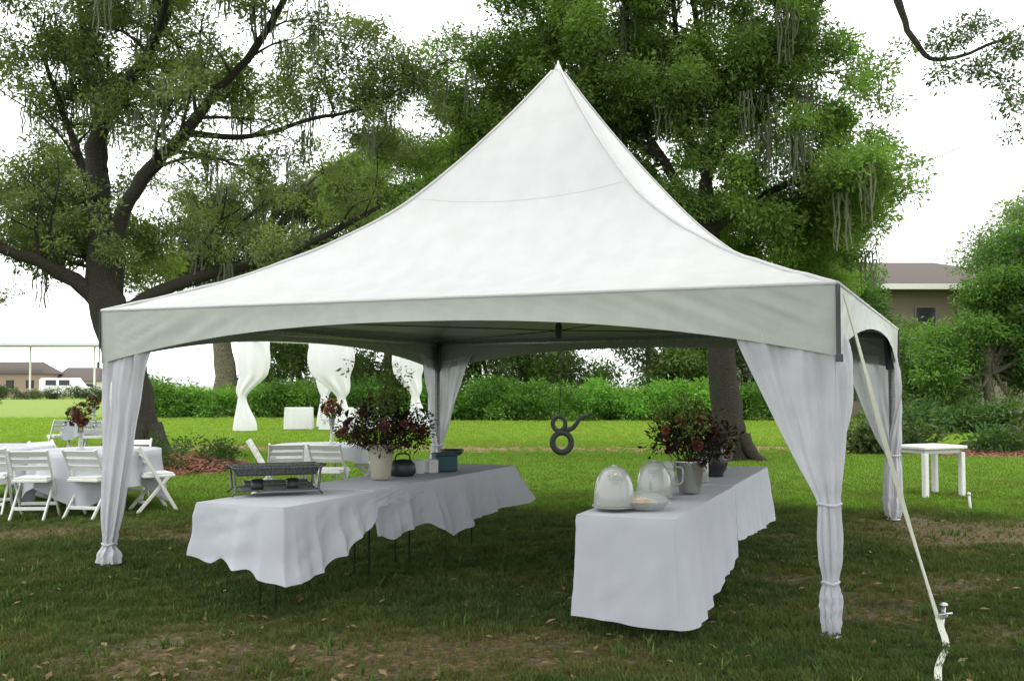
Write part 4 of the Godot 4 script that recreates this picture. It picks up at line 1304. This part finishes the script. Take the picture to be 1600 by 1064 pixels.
func build_mid_tree() -> void:
	var t := thing("oak_tree", "tall leafy oak whose trunk stands behind the right buffet table", "tree", Vector3.ZERO)
	var st := new_st()
	var tr := smooth_path([Vector3(4.5, -0.2, -21.2), Vector3(4.45, 0.5, -21.1), Vector3(4.33, 1.6, -21), Vector3(4.19, 3.5, -21), Vector3(4.04, 5.1, -21), Vector3(4.0, 5.8, -21)], 5)
	tube(st, tr, func(q): return 0.3 + 0.26 * exp(-q * 8.0) if q < 0.4 else lerpf(0.3, 0.12, (q - 0.4) / 0.6), 16, 0.3)
	for i in 5:
		var a := TAU * i / 5.0 + 0.6
		var o := Vector3(cos(a), 0, sin(a))
		tube(st, smooth_path([Vector3(4.47, 0.5, -21.1) + o * 0.3, Vector3(4.47, 0.1, -21.1) + o * 0.55, Vector3(4.47, -0.15, -21.1) + o * 1.0], 4), func(q): return lerpf(0.18, 0.06, q), 8, 0.3)
	obj("trunk", done(st), M.bark, t)
	var ends := []
	var limbs := [
		[[Vector3(4.04, 5.2, -21), Vector3(3.94, 6.2, -20.9), Vector3(3.64, 6.61, -20.8), Vector3(3.48, 7.53, -20.7), Vector3(3.32, 8.8, -20.5), Vector3(3.1, 10.4, -20)], 0.14, 0.05, 12],
		[[Vector3(4.02, 5.5, -21), Vector3(4.13, 6.86, -20.8), Vector3(4.23, 7.71, -20.6), Vector3(3.85, 8.4, -20.4), Vector3(3.6, 9.6, -20), Vector3(3.9, 11.2, -19)], 0.14, 0.05, 12],
		[[Vector3(3.98, 4.9, -21), Vector3(3.18, 6.2, -21.2), Vector3(2.52, 7.4, -21.2), Vector3(2.39, 8.47, -21), Vector3(2.3, 10.0, -20.6)], 0.14, 0.06, 14],
		[[Vector3(3.1, 6.3, -21.2), Vector3(2.12, 7.27, -21.5), Vector3(1.33, 8.74, -21.6), Vector3(0.8, 10.0, -21.5)], 0.15, 0.05, 12],
		[[Vector3(4.08, 6.0, -21), Vector3(4.91, 7.27, -20.7), Vector3(5.71, 8.07, -20.4), Vector3(6.3, 9.6, -20)], 0.15, 0.05, 12],
		[[Vector3(4.1, 4.7, -21), Vector3(5.29, 5.5, -20.8), Vector3(6.48, 5.9, -20.5), Vector3(7.4, 5.5, -20.2)], 0.14, 0.04, 14],
		[[Vector3(3.9, 4.6, -21), Vector3(2.4, 5.2, -21.4), Vector3(0.6, 6.3, -21.8), Vector3(-0.9, 7.2, -22)], 0.15, 0.04, 14],
		[[Vector3(4.0, 4.4, -21), Vector3(2.9, 4.7, -22), Vector3(1.3, 5.0, -22.2), Vector3(0.6, 4.8, -22)], 0.13, 0.05, 5],
	]
	for l in limbs:
		ends.append_array(limb(t, "branch", l[0], l[1] * 0.8, l[2] * 0.75, M.bark, l[3], 1.4))
	var bl := blobs_at(ends, 0.24, 0.48, 0.7)
	bl.append_array(fill_blobs(Vector3(2.7, 7.4, -22.4), Vector3(3.6, 2.2, 1.3), 46, 0.3, 0.62))
	bl.append_array(fill_blobs(Vector3(0.3, 7.6, -22), Vector3(1.6, 1.5, 1.4), 14, 0.35, 0.6))
	bl.append_array(fill_blobs(Vector3(6.1, 5.2, -20.8), Vector3(1.4, 1.0, 1.2), 20, 0.35, 0.6))
	bl.append_array(fill_blobs(Vector3(5.6, 7.6, -20.6), Vector3(1.4, 1.2, 1.2), 14, 0.35, 0.55))
	bl.append_array(fill_blobs(Vector3(3.4, 5.0, -22.2), Vector3(3.2, 0.7, 0.9), 22, 0.4, 0.7))
	bl.append_array(fill_blobs(Vector3(4.0, 5.7, -20.2), Vector3(1.2, 1.5, 0.3), 17, 0.22, 0.4))
	bl.append_array(fill_blobs(Vector3(6.3, 4.6, -22.4), Vector3(1.6, 1.3, 0.8), 32, 0.4, 0.65))
	bl.append_array(fill_blobs(Vector3(-0.6, 8.0, -22.6), Vector3(2.2, 1.5, 1.0), 32, 0.25, 0.5))
	for q in [[6.7, 7.2, 0.24], [6.75, 6.6, 0.26], [6.4, 6.9, 0.25], [7.0, 7.6, 0.16], [7.5, 5.7, 0.3], [7.7, 5.0, 0.3]]:
		bl.append([Vector3(q[0], q[1], -18.2), Vector3(q[2], q[2] * 0.7, q[2])])
	bl.append_array(fill_blobs(Vector3(3.2, 11.8, -18.5), Vector3(6.5, 1.6, 5.0), 42, 0.6, 1.2, 0.5))  # crown out of view above the frame, placed to shade the lawn
	var kept := bl.filter(func(q): return (q[0] as Vector3).x < 7.45 or (q[0] as Vector3).y > 10.0)
	crown("crown", t, kept, 205, Color(0.08, 0.135, 0.034), Color(0.27, 0.41, 0.09), 0.85)
	var ms := []
	for i in 60:
		var e: Vector3 = ends[rng.randi() % ends.size()]
		if e.x < 7.2:
			ms.append(e + rv() * 0.3)
	for i in 10:
		ms.append(Vector3(rf(4.6, 6.0), rf(6.3, 7.6), -19.9))
	hang_moss(t, ms, 1.0)

func back_tree(called: String, label: String, at: Vector3, trunk_h: float, r0: float, c: Array, dark: Color, light: Color, per: float, size: float, group := "", moss_n := 0) -> Node3D:
	var t := thing(called, label, "tree", at, 0.0, group)
	var st := new_st()
	tube(st, smooth_path([Vector3(0, -0.2, 0), Vector3(0.05, trunk_h * 0.3, 0), Vector3(-0.1, trunk_h * 0.65, 0.1), Vector3(0.1, trunk_h, 0)], 4), func(q): return r0 * (lerpf(1.0, 0.55, q) + 0.5 * exp(-q * 10.0)), 10, 0.3)
	obj("trunk", done(st), M.bark_pale, t)
	var bs := new_st()
	for i in c.size():
		var b: Array = c[i]
		if i % 3 == 0:
			tube(bs, smooth_path([Vector3(0, trunk_h * rf(0.6, 0.95), 0), (b[0] as Vector3) * Vector3(0.5, 0.8, 0.5) + rv() * 0.4, b[0]], 4), func(q): return r0 * lerpf(0.4, 0.08, q), 6, 0.3)
	obj("branch", done(bs), M.bark_pale, t)
	crown("crown", t, c, per, dark, light, size)
	if moss_n:
		var ms := []
		for i in moss_n:
			var b: Array = c[rng.randi() % c.size()]
			ms.append((b[0] as Vector3) + rv() * (b[1] as Vector3) * 0.9)
		hang_moss(t, ms, size * 1.1)
	return t

func build_back_trees() -> void:
	# second oak with drooping moss, behind the left slope of the tent
	var o := Vector3(-14.05, 0, -50)
	var c := []
	for q in [[0.2, 6.2, 2.2, 1.3, 16], [3.0, 7.9, 2.3, 1.3, 18], [1.0, 5.2, 2.6, 0.8, 14], [-1.8, 5.2, 1.1, 0.9, 7], [5.2, 7.4, 1.8, 1.5, 14], [6.2, 9.3, 1.5, 1.2, 8], [-0.6, 7.6, 1.2, 0.7, 6], [4.6, 5.8, 2.0, 0.7, 10]]:
		c.append_array(fill_blobs(Vector3(q[0], q[1], 0), Vector3(q[2], q[3], 1.8), q[4], 0.5, 0.9))
	var far_oak := back_tree("oak_tree", "olive green mossy oak standing behind the left slope of the tent", o, 4.6, 0.42, c, Color(0.06, 0.085, 0.03), Color(0.16, 0.205, 0.065), 150, 1.0, "", 110)
	far_oak.scale = Vector3.ONE * 1.39
	# lighter tree between the two big oaks
	c = []
	for q in [[-0.6, 9.0, 2.8, 1.9, 34], [-2.6, 7.6, 1.8, 1.6, 18], [1.2, 7.0, 2.4, 1.6, 20], [1.2, 11.5, 1.6, 1.2, 10], [-3.6, 10.2, 1.4, 1.0, 8]]:
		c.append_array(fill_blobs(Vector3(q[0], q[1], 0), Vector3(q[2], q[3], 1.8), q[4], 0.6, 1.0))
	back_tree("leafy_tree", "lighter green tree left of the tent peak, beyond the lawn", Vector3(-3.0, 0, -44), 6.5, 0.35, c, Color(0.07, 0.12, 0.03), Color(0.2, 0.3, 0.07), 75, 1.8)
	# dark woodland trees behind the hedge
	var woods := [[-1.6, -47.5, 8.0, "first dark tree behind the bright hedge, seen through the tent beside the rear drape"], [2.4, -49.5, 9.5, "second dark tree behind the bright hedge, over the tyre swing"], [6.4, -47.0, 8.5, "third dark tree behind the bright hedge, left of the oak trunk"], [10.2, -49.0, 10.5, "fourth dark tree behind the hedge, just right of the oak trunk"], [14.6, -46.0, 9.6, "fifth dark tree behind the hedge, seen under the right drape"], [-6.0, -50.0, 8.5, "dark tree far behind the white arbor"]]
	for w in woods:
		c = []
		for i in 46:
			var y := rf(0.6, w[2])
			var rr: float = 2.6 * sin(PI * clampf(y / w[2] * 0.8 + 0.18, 0, 1))
			c.append([Vector3(rf(-rr, rr), y, rf(-rr, rr)), Vector3(0.9, 0.65, 0.9) * rf(0.7, 1.25)])
		back_tree("woodland_tree", w[3], Vector3(w[0], 0, w[1]), w[2] * 0.6, 0.25, c, Color(0.05, 0.09, 0.025), Color(0.15, 0.24, 0.06), 60, 1.7, "dark trees behind the hedge")
	# right hand trees around the house
	c = []
	for q in [[0, 7.6, 1.9, 1.0, 14], [1.8, 8.6, 1.8, 1.2, 14], [3.0, 6.4, 1.8, 1.5, 14], [-1.4, 6.9, 0.7, 0.5, 3]]:
		c.append_array(fill_blobs(Vector3(q[0], q[1], 0), Vector3(q[2], q[3], 1.4), q[4], 0.5, 0.85))
	back_tree("leafy_tree", "pale grey green tree rising right of the house roof", Vector3(22.0, 0, -45), 6.0, 0.3, c, Color(0.1, 0.15, 0.06), Color(0.25, 0.34, 0.14), 52, 1.7)
	c = []
	for q in [[0.9, 4.4, 1.3, 0.8, 14], [1.8, 5.6, 1.6, 1.0, 14], [-1.7, 2.4, 1.0, 0.9, 18], [0.8, 2.6, 2.0, 1.5, 26], [3.0, 3.6, 1.5, 2.2, 20], [-1.0, 2.9, 0.7, 0.5, 5]]:
		c.append_array(fill_blobs(Vector3(q[0], q[1], 0), Vector3(q[2], q[3], 1.3), q[4], 0.45, 0.8))
	back_tree("broad_bush", "large dark green bush in front of the house at the right edge", Vector3(15.6, 0, -33.5), 3.0, 0.22, c, Color(0.045, 0.1, 0.02), Color(0.15, 0.28, 0.045), 125, 1.2)
	c = fill_blobs(Vector3(0, 3.6, 0), Vector3(1.1, 1.6, 1.0), 16, 0.4, 0.7)
	back_tree("small_tree", "small bright green tree against the house wall", Vector3(15.6, 0, -44.5), 2.6, 0.12, c + fill_blobs(Vector3(-0.4, 5.4, 0), Vector3(1.0, 0.7, 0.8), 9, 0.35, 0.6), Color(0.04, 0.1, 0.016), Color(0.11, 0.22, 0.035), 60, 1.4)

func shrub(label: String, at: Vector3, w: float, h: float, dark: Color, light: Color, group: String) -> void:
	var t := thing("shrub", label, "shrub", at, 0.0, group)
	var st := new_st()
	for i in 7:
		var e := Vector3(rf(-w, w) * 0.45, h * rf(0.5, 0.85), rf(-w, w) * 0.3)
		tube(st, smooth_path([Vector3(e.x * 0.2, -0.05, e.z * 0.2), Vector3(e.x * 0.5, h * 0.35, e.z * 0.5), e], 3), func(q): return lerpf(0.025, 0.008, q), 5)
	obj("stems", done(st), M.bark, t)
	var c := []
	for i in 15:
		var y := rf(0.12, 0.86) * h
		var s := rf(0.22, 0.38) * minf(w, h)
		c.append([Vector3(rf(-0.5, 0.5) * w, y, rf(-0.35, 0.35) * w), Vector3(s, s * 0.75, s)])
	var k := rf(0.75, 1.2)
	var warm := rf(-0.015, 0.025)
	crown("leaves", t, c, rf(80, 130), dark * k, Color(light.r * k + warm, light.g * k, light.b * k), rf(1.0, 1.7))

func build_shrubs() -> void:
	var ord := ["first", "second", "third", "fourth", "fifth", "sixth", "seventh", "eighth", "ninth", "tenth", "eleventh", "twelfth"]
	var g0 := Color(0.07, 0.17, 0.026)
	var g1 := Color(0.22, 0.44, 0.06)
	for i in 10:
		shrub("%s bright green shrub of the hedge at the lawn's end, counted from the rear drape" % ord[i], Vector3(-4.6 + i * 1.75 + rf(-0.3, 0.3), 0, -42.8 + rf(-0.5, 0.5)), rf(1.6, 2.1), rf(1.2, 1.75), g0, g1, "bright shrubs along the lawn's far end")
	for i in 6:
		shrub("%s low green shrub between the front leg drape and the arbor" % ord[i], Vector3(-15.6 + i * 1.75 + rf(-0.3, 0.3), 0, -46.5 + rf(-0.6, 0.6)), rf(1.6, 2.1), rf(1.1, 1.6), g0, g1, "green shrubs left of the arbor")
	for i in 6:
		shrub("%s soft green shrub in the border under the big bush, from the tent" % ord[i], Vector3(12.4 + i * 1.5 + rf(-0.2, 0.2), 0, -31.8 + rf(-0.3, 0.3)), rf(1.5, 1.8), rf(0.95, 1.3), Color(0.045, 0.1, 0.03), Color(0.13, 0.24, 0.07), "shrubs in front of the dark bush")
	for i in 6:
		shrub("%s low plant in the reddish bed beyond the side table" % ord[i], Vector3(8.2 + i * 1.1 + rf(-0.3, 0.3), 0.05, -22.9 + rf(-0.3, 0.2)), rf(0.5, 0.8), rf(0.35, 0.6), Color(0.035, 0.075, 0.02), Color(0.1, 0.16, 0.05), "low plants in the reddish bed")
	mulch_bed(Vector3(-6.1, 0, -18.9), 1.25, 1.7, 0.26, "reddish bark mulch heap with small plants by the left oak", 9)
	mulch_bed(Vector3(11.2, 0, -22.7), 2.6, 0.9, 0.1, "flat reddish mulch bed at the right edge of the lawn", 5)

# ---------------------------------------------------------------- buildings
func build_buildings() -> void:
	var h := thing("brick_house", "tan brick house with brown roof half hidden by trees", "house", Vector3(19.5, 0, -50))
	var wall := new_st(false)
	box(wall, Vector3(0, 3.1, -4), Vector3(15, 6.2, 8), Basis.IDENTITY, 0.02)
	obj("wall", done(wall), M.brick, h)
	var roof := new_st(false)
	var e := [Vector3(-8.1, 6.32, 0.8), Vector3(8.1, 6.32, 0.8), Vector3(8.1, 6.32, -8.8), Vector3(-8.1, 6.32, -8.8)]
	var r1 := Vector3(-4.4, 7.95, -4)
	var r2 := Vector3(2.8, 7.95, -4)
	quad(roof, e[0], r1, r2, e[1])
	quad(roof, e[2], r2, r1, e[3])
	tri(roof, e[1], r2, e[2])
	tri(roof, e[3], r1, e[0])
	quad(roof, e[0], e[1], e[2], e[3])
	var ro := obj("roof", done(roof), M.roof, h)
	obj("fascia", box_mesh(Vector3(0, 6.22, 0.82), Vector3(16.2, 0.26, 0.06), 0.01), M.resin, ro)
	for x in [-3.6, 0.75, 3.9, 6.4]:
		var w := obj("window", box_mesh(Vector3(x, 4.6, 0.02), Vector3(1.1, 1.5, 0.08), 0.01), M.brick, h)
		obj("pane", box_mesh(Vector3(x, 4.6, 0.05), Vector3(0.92, 1.32, 0.05), 0.004), M.dark_pane, w)
	for x in [-1.1, 2.4]:
		obj("pilaster", box_mesh(Vector3(x, 3.05, 0.08), Vector3(0.35, 6.1, 0.16), 0.01), M.brick, h)
	# far left, beyond the lawn: low buildings, a shelter roof, a parked van
	var far := [[-57.0, -118, 7.5, 2.6, 1.4, "far low reddish building at the left edge under the white sky", lin(0.5, 0.36, 0.3)], [-51.0, -122, 5.0, 1.8, 1.6, "far pale house with a brown roof left of the oak trunk", lin(0.6, 0.55, 0.5)]]  # wall colours lightened to stand in for distance haze
	for f in far:
		var b := thing("low_building", f[5], "building", Vector3(f[0], 0, f[1]))
		obj("wall", box_mesh(Vector3(0, f[3] * 0.5, 0), Vector3(f[2], f[3], 5.0), 0.02), mat(f[6], 0.9), b)
		var rs := new_st(false)
		var hw: float = f[2] * 0.56
		var y0: float = f[3]
		quad(rs, Vector3(-hw, y0, 3), Vector3(-hw * 0.7, y0 + f[4], 0), Vector3(hw * 0.7, y0 + f[4], 0), Vector3(hw, y0, 3))
		quad(rs, Vector3(hw, y0, -3), Vector3(hw * 0.7, y0 + f[4], 0), Vector3(-hw * 0.7, y0 + f[4], 0), Vector3(-hw, y0, -3))
		tri(rs, Vector3(hw, y0, 3), Vector3(hw * 0.7, y0 + f[4], 0), Vector3(hw, y0, -3))
		tri(rs, Vector3(-hw, y0, -3), Vector3(-hw * 0.7, y0 + f[4], 0), Vector3(-hw, y0, 3))
		obj("roof", done(rs), M.roof, b)
		for x in [-0.3, 0.05, 0.35]:
			obj("window", box_mesh(Vector3(x * f[2], f[3] * 0.55, 2.5), Vector3(0.9, 0.9, 0.1), 0.01), M.dark_pane, b)
	var s := thing("flat_shelter", "long thin flat shelter roof on posts far off at left", "shelter", Vector3(-55, 0, -112))
	obj("roof", box_mesh(Vector3(0, 5.7, 0), Vector3(22, 0.28, 5), 0.02), mat(lin(0.5, 0.52, 0.5), 0.8), s)
	for x in [-9.5, -3.0, 2.5, 9.5]:
		obj("post", box_mesh(Vector3(x, 2.78, 0.5), Vector3(0.16, 5.56, 0.16), 0.01), M.resin, s)
	var v := thing("van", "white van parked far off beyond the lawn, left of the oak", "van", Vector3(-46.6, 0, -107))
	M.paint = mat(lin(0.75, 0.76, 0.76), 0.3)
	var bs := new_st()
	var side := [Vector2(-2.4, 0.45), Vector2(-2.4, 1.9), Vector2(-2.2, 2.1), Vector2(1.1, 2.1), Vector2(1.8, 1.25), Vector2(2.4, 1.1), Vector2(2.45, 0.45)]
	bs.set_smooth_group(-1)
	for k in side.size():
		var p0: Vector2 = side[k]
		var p1: Vector2 = side[(k + 1) % side.size()]
		quad(bs, Vector3(p0.x, p0.y, 0.9), Vector3(p0.x, p0.y, -0.9), Vector3(p1.x, p1.y, -0.9), Vector3(p1.x, p1.y, 0.9))
		if k > 0 and k < side.size() - 1:
			tri(bs, Vector3(side[0].x, side[0].y, 0.9), Vector3(p0.x, p0.y, 0.9), Vector3(p1.x, p1.y, 0.9))
			tri(bs, Vector3(side[0].x, side[0].y, -0.9), Vector3(p1.x, p1.y, -0.9), Vector3(p0.x, p0.y, -0.9))
	obj("body", done(bs), M.paint, v)
	for x in [-1.5, 1.5]:
		for z in [-0.8, 0.8]:
			var ws := new_st()
			rod(ws, Vector3(x, 0.33, z - 0.12), Vector3(x, 0.33, z + 0.12), 0.33, 14)
			obj("wheel", done(ws), M.black, v)
	for x in [-1.2, 0.2]:
		obj("window", box_mesh(Vector3(x, 1.6, 0.905), Vector3(1.1, 0.55, 0.02), 0.004), M.dark_pane, v)
	for i in 9:
		shrub("%s clump of the far dark hedge beyond the left lawn, from the left" % ["first", "second", "third", "fourth", "fifth", "sixth", "seventh", "eighth", "ninth"][i], Vector3(-62.0 + i * 3.4, 0, -100.0 + rf(-0.5, 0.5)), 3.7, 1.1, Color(0.03, 0.05, 0.015), Color(0.07, 0.1, 0.03), "clumps of the far left hedge")

func build_unseen_oak() -> void:  # trunk and crown out of view, placed to darken the foreground; one limb shows
	var t := thing("oak_tree", "oak out of view behind the camera shading the foreground, one leafy limb in the top right corner", "tree", Vector3.ZERO)
	var st := new_st()
	var base := Vector3(8.0, 0, 4.0)
	tube(st, smooth_path([base + Vector3(0, -0.2, 0), base + Vector3(-0.05, 1.2, 0), base + Vector3(-0.2, 3.0, -0.1), base + Vector3(-0.4, 5.0, -0.3)], 5), func(q): return 0.42 + 0.25 * exp(-q * 8.0), 14, 0.3)
	obj("trunk", done(st), M.bark, t)
	var top := base + Vector3(-0.4, 4.8, -0.3)
	var ends := []
	for l in [
		[[top, Vector3(7.2, 7.2, -2), Vector3(6.2, 8.4, -6.5), Vector3(5.0, 8.2, -10), Vector3(4.45, 7.1, -11.8), Vector3(4.61, 6.14, -12), Vector3(4.79, 5.62, -12), Vector3(5.12, 5.42, -12), Vector3(5.9, 5.7, -12)], 0.13, 0.012, 0],
		[[top, Vector3(4.5, 7.0, 2.5), Vector3(0.5, 8.2, 0.5), Vector3(-3.5, 8.8, -1.5), Vector3(-7.0, 9.0, -3.0)], 0.28, 0.06, 16],
		[[top, Vector3(6.0, 7.4, 0.5), Vector3(3.5, 8.4, -3.5), Vector3(1.0, 9.0, -6.5)], 0.25, 0.06, 14],
		[[top, Vector3(9.0, 7.0, 2.0), Vector3(10.5, 8.2, -2.0), Vector3(11.5, 8.8, -6.0)], 0.24, 0.06, 12],
		[[top, Vector3(5.0, 7.5, 6.0), Vector3(1.0, 8.5, 8.0), Vector3(-3.0, 9.0, 9.0)], 0.24, 0.06, 12]]:
		ends.append_array(limb(t, "branch", l[0], l[1], l[2], M.bark, l[3], 1.6))
	var bl := []
	for e in blobs_at(ends, 0.5, 0.9, 0.6):
		if (e[0] as Vector3).y > 6.6:
			bl.append(e)
	bl.append_array(fill_blobs(Vector3(-0.8, 9.4, 0.0), Vector3(8.5, 1.5, 9.0), 85, 0.8, 1.3, 0.5))
	crown("crown", t, bl, 60, Color(0.035, 0.075, 0.016), Color(0.12, 0.21, 0.04), 1.25)
	var sprays := []
	for q in [[5.25, 5.63, 0.22], [5.55, 5.33, 0.22], [5.95, 4.9, 0.17], [5.1, 5.25, 0.13], [5.5, 5.85, 0.2], [5.9, 5.6, 0.24], [4.98, 5.6, 0.1], [5.85, 5.2, 0.16], [4.5, 6.5, 0.14], [5.95, 4.55, 0.1]]:
		sprays.append([Vector3(q[0], q[1], -12.0), Vector3(q[2], q[2] * 0.7, q[2])])
	crown("leafy_spray", t, sprays, 800, Color(0.035, 0.07, 0.02), Color(0.12, 0.18, 0.05), 0.55)

func build_fillers() -> void:
	var c := []
	for i in 44:
		var y := rf(0.5, 7.0)
		var rr := 2.3 * sin(PI * clampf(y / 7.0 * 0.8 + 0.18, 0, 1))
		c.append([Vector3(rf(-rr, rr), y, rf(-rr, rr)), Vector3(0.9, 0.65, 0.9) * rf(0.7, 1.2)])
	back_tree("woodland_tree", "leafy green tree seen between the two left drapes of the far arbor", Vector3(-11.2, 0, -54), 4.5, 0.22, c, Color(0.06, 0.11, 0.028), Color(0.17, 0.27, 0.06), 62, 1.7, "dark trees behind the hedge")
	c = []
	for i in 34:
		c.append([Vector3(rf(-1.6, 1.6), rf(0.3, 3.1), rf(-1.0, 1.0)), Vector3(0.7, 0.5, 0.7) * rf(0.7, 1.2)])
	back_tree("broad_bush", "rounded green bush hiding the foot of the house, next to the rear drape", Vector3(14.6, 0, -36.5), 2.0, 0.14, c, Color(0.05, 0.105, 0.022), Color(0.16, 0.28, 0.05), 100, 1.2)

# ---------------------------------------------------------------- the scene
func _ready() -> void:
	rng.seed = 20240611
	var cam := Camera3D.new()
	cam.name = "camera"
	cam.position = Vector3(0, 1.595, 0)
	cam.rotation.x = atan(66.0 / 1600.0)
	cam.fov = 36.77
	cam.near = 0.1
	cam.far = 900.0
	cam.current = true
	add_child(cam)
	var we := WorldEnvironment.new()
	we.name = "environment"
	var env := Environment.new()
	env.background_mode = Environment.BG_SKY
	var sky := Sky.new()
	var sm := ProceduralSkyMaterial.new()
	sm.sky_top_color = lin(0.97, 0.985, 1.0)
	sm.sky_horizon_color = lin(0.79, 0.8, 0.81)
	sm.sky_curve = 0.6
	sm.ground_bottom_color = Color(0.3, 0.33, 0.25)
	sm.ground_horizon_color = Color(0.5, 0.53, 0.48)
	sm.sky_energy_multiplier = 1.36
	sky.sky_material = sm
	env.sky = sky
	env.tonemap_mode = Environment.TONE_MAPPER_LINEAR
	env.tonemap_exposure = 1.38
	env.sdfgi_enabled = true
	env.ssao_enabled = true
	env.ssil_enabled = true
	we.environment = env
	add_child(we)
	var sun := DirectionalLight3D.new()
	sun.name = "sun"
	sun.light_color = Color(1.0, 0.96, 0.9)
	sun.light_energy = 0.25
	sun.sky_mode = DirectionalLight3D.SKY_MODE_LIGHT_ONLY
	sun.light_angular_distance = 15.0
	sun.shadow_enabled = true
	sun.rotation_degrees = Vector3(-62, 18, 0)
	add_child(sun)

	materials()
	make_leaves()
	M.black = mat(lin(0.015, 0.015, 0.017), 0.45)
	M.dark_pane = mat(lin(0.03, 0.035, 0.04), 0.12)
	build_ground()
	build_buildings()
	build_back_trees()
	build_oak()
	build_mid_tree()
	build_unseen_oak()
	build_shrubs()
	build_tent()
	build_drapes()
	build_guy()
	build_buffet()
	build_table_things()
	build_lawn_furniture()
	build_arbor()
	build_fillers()
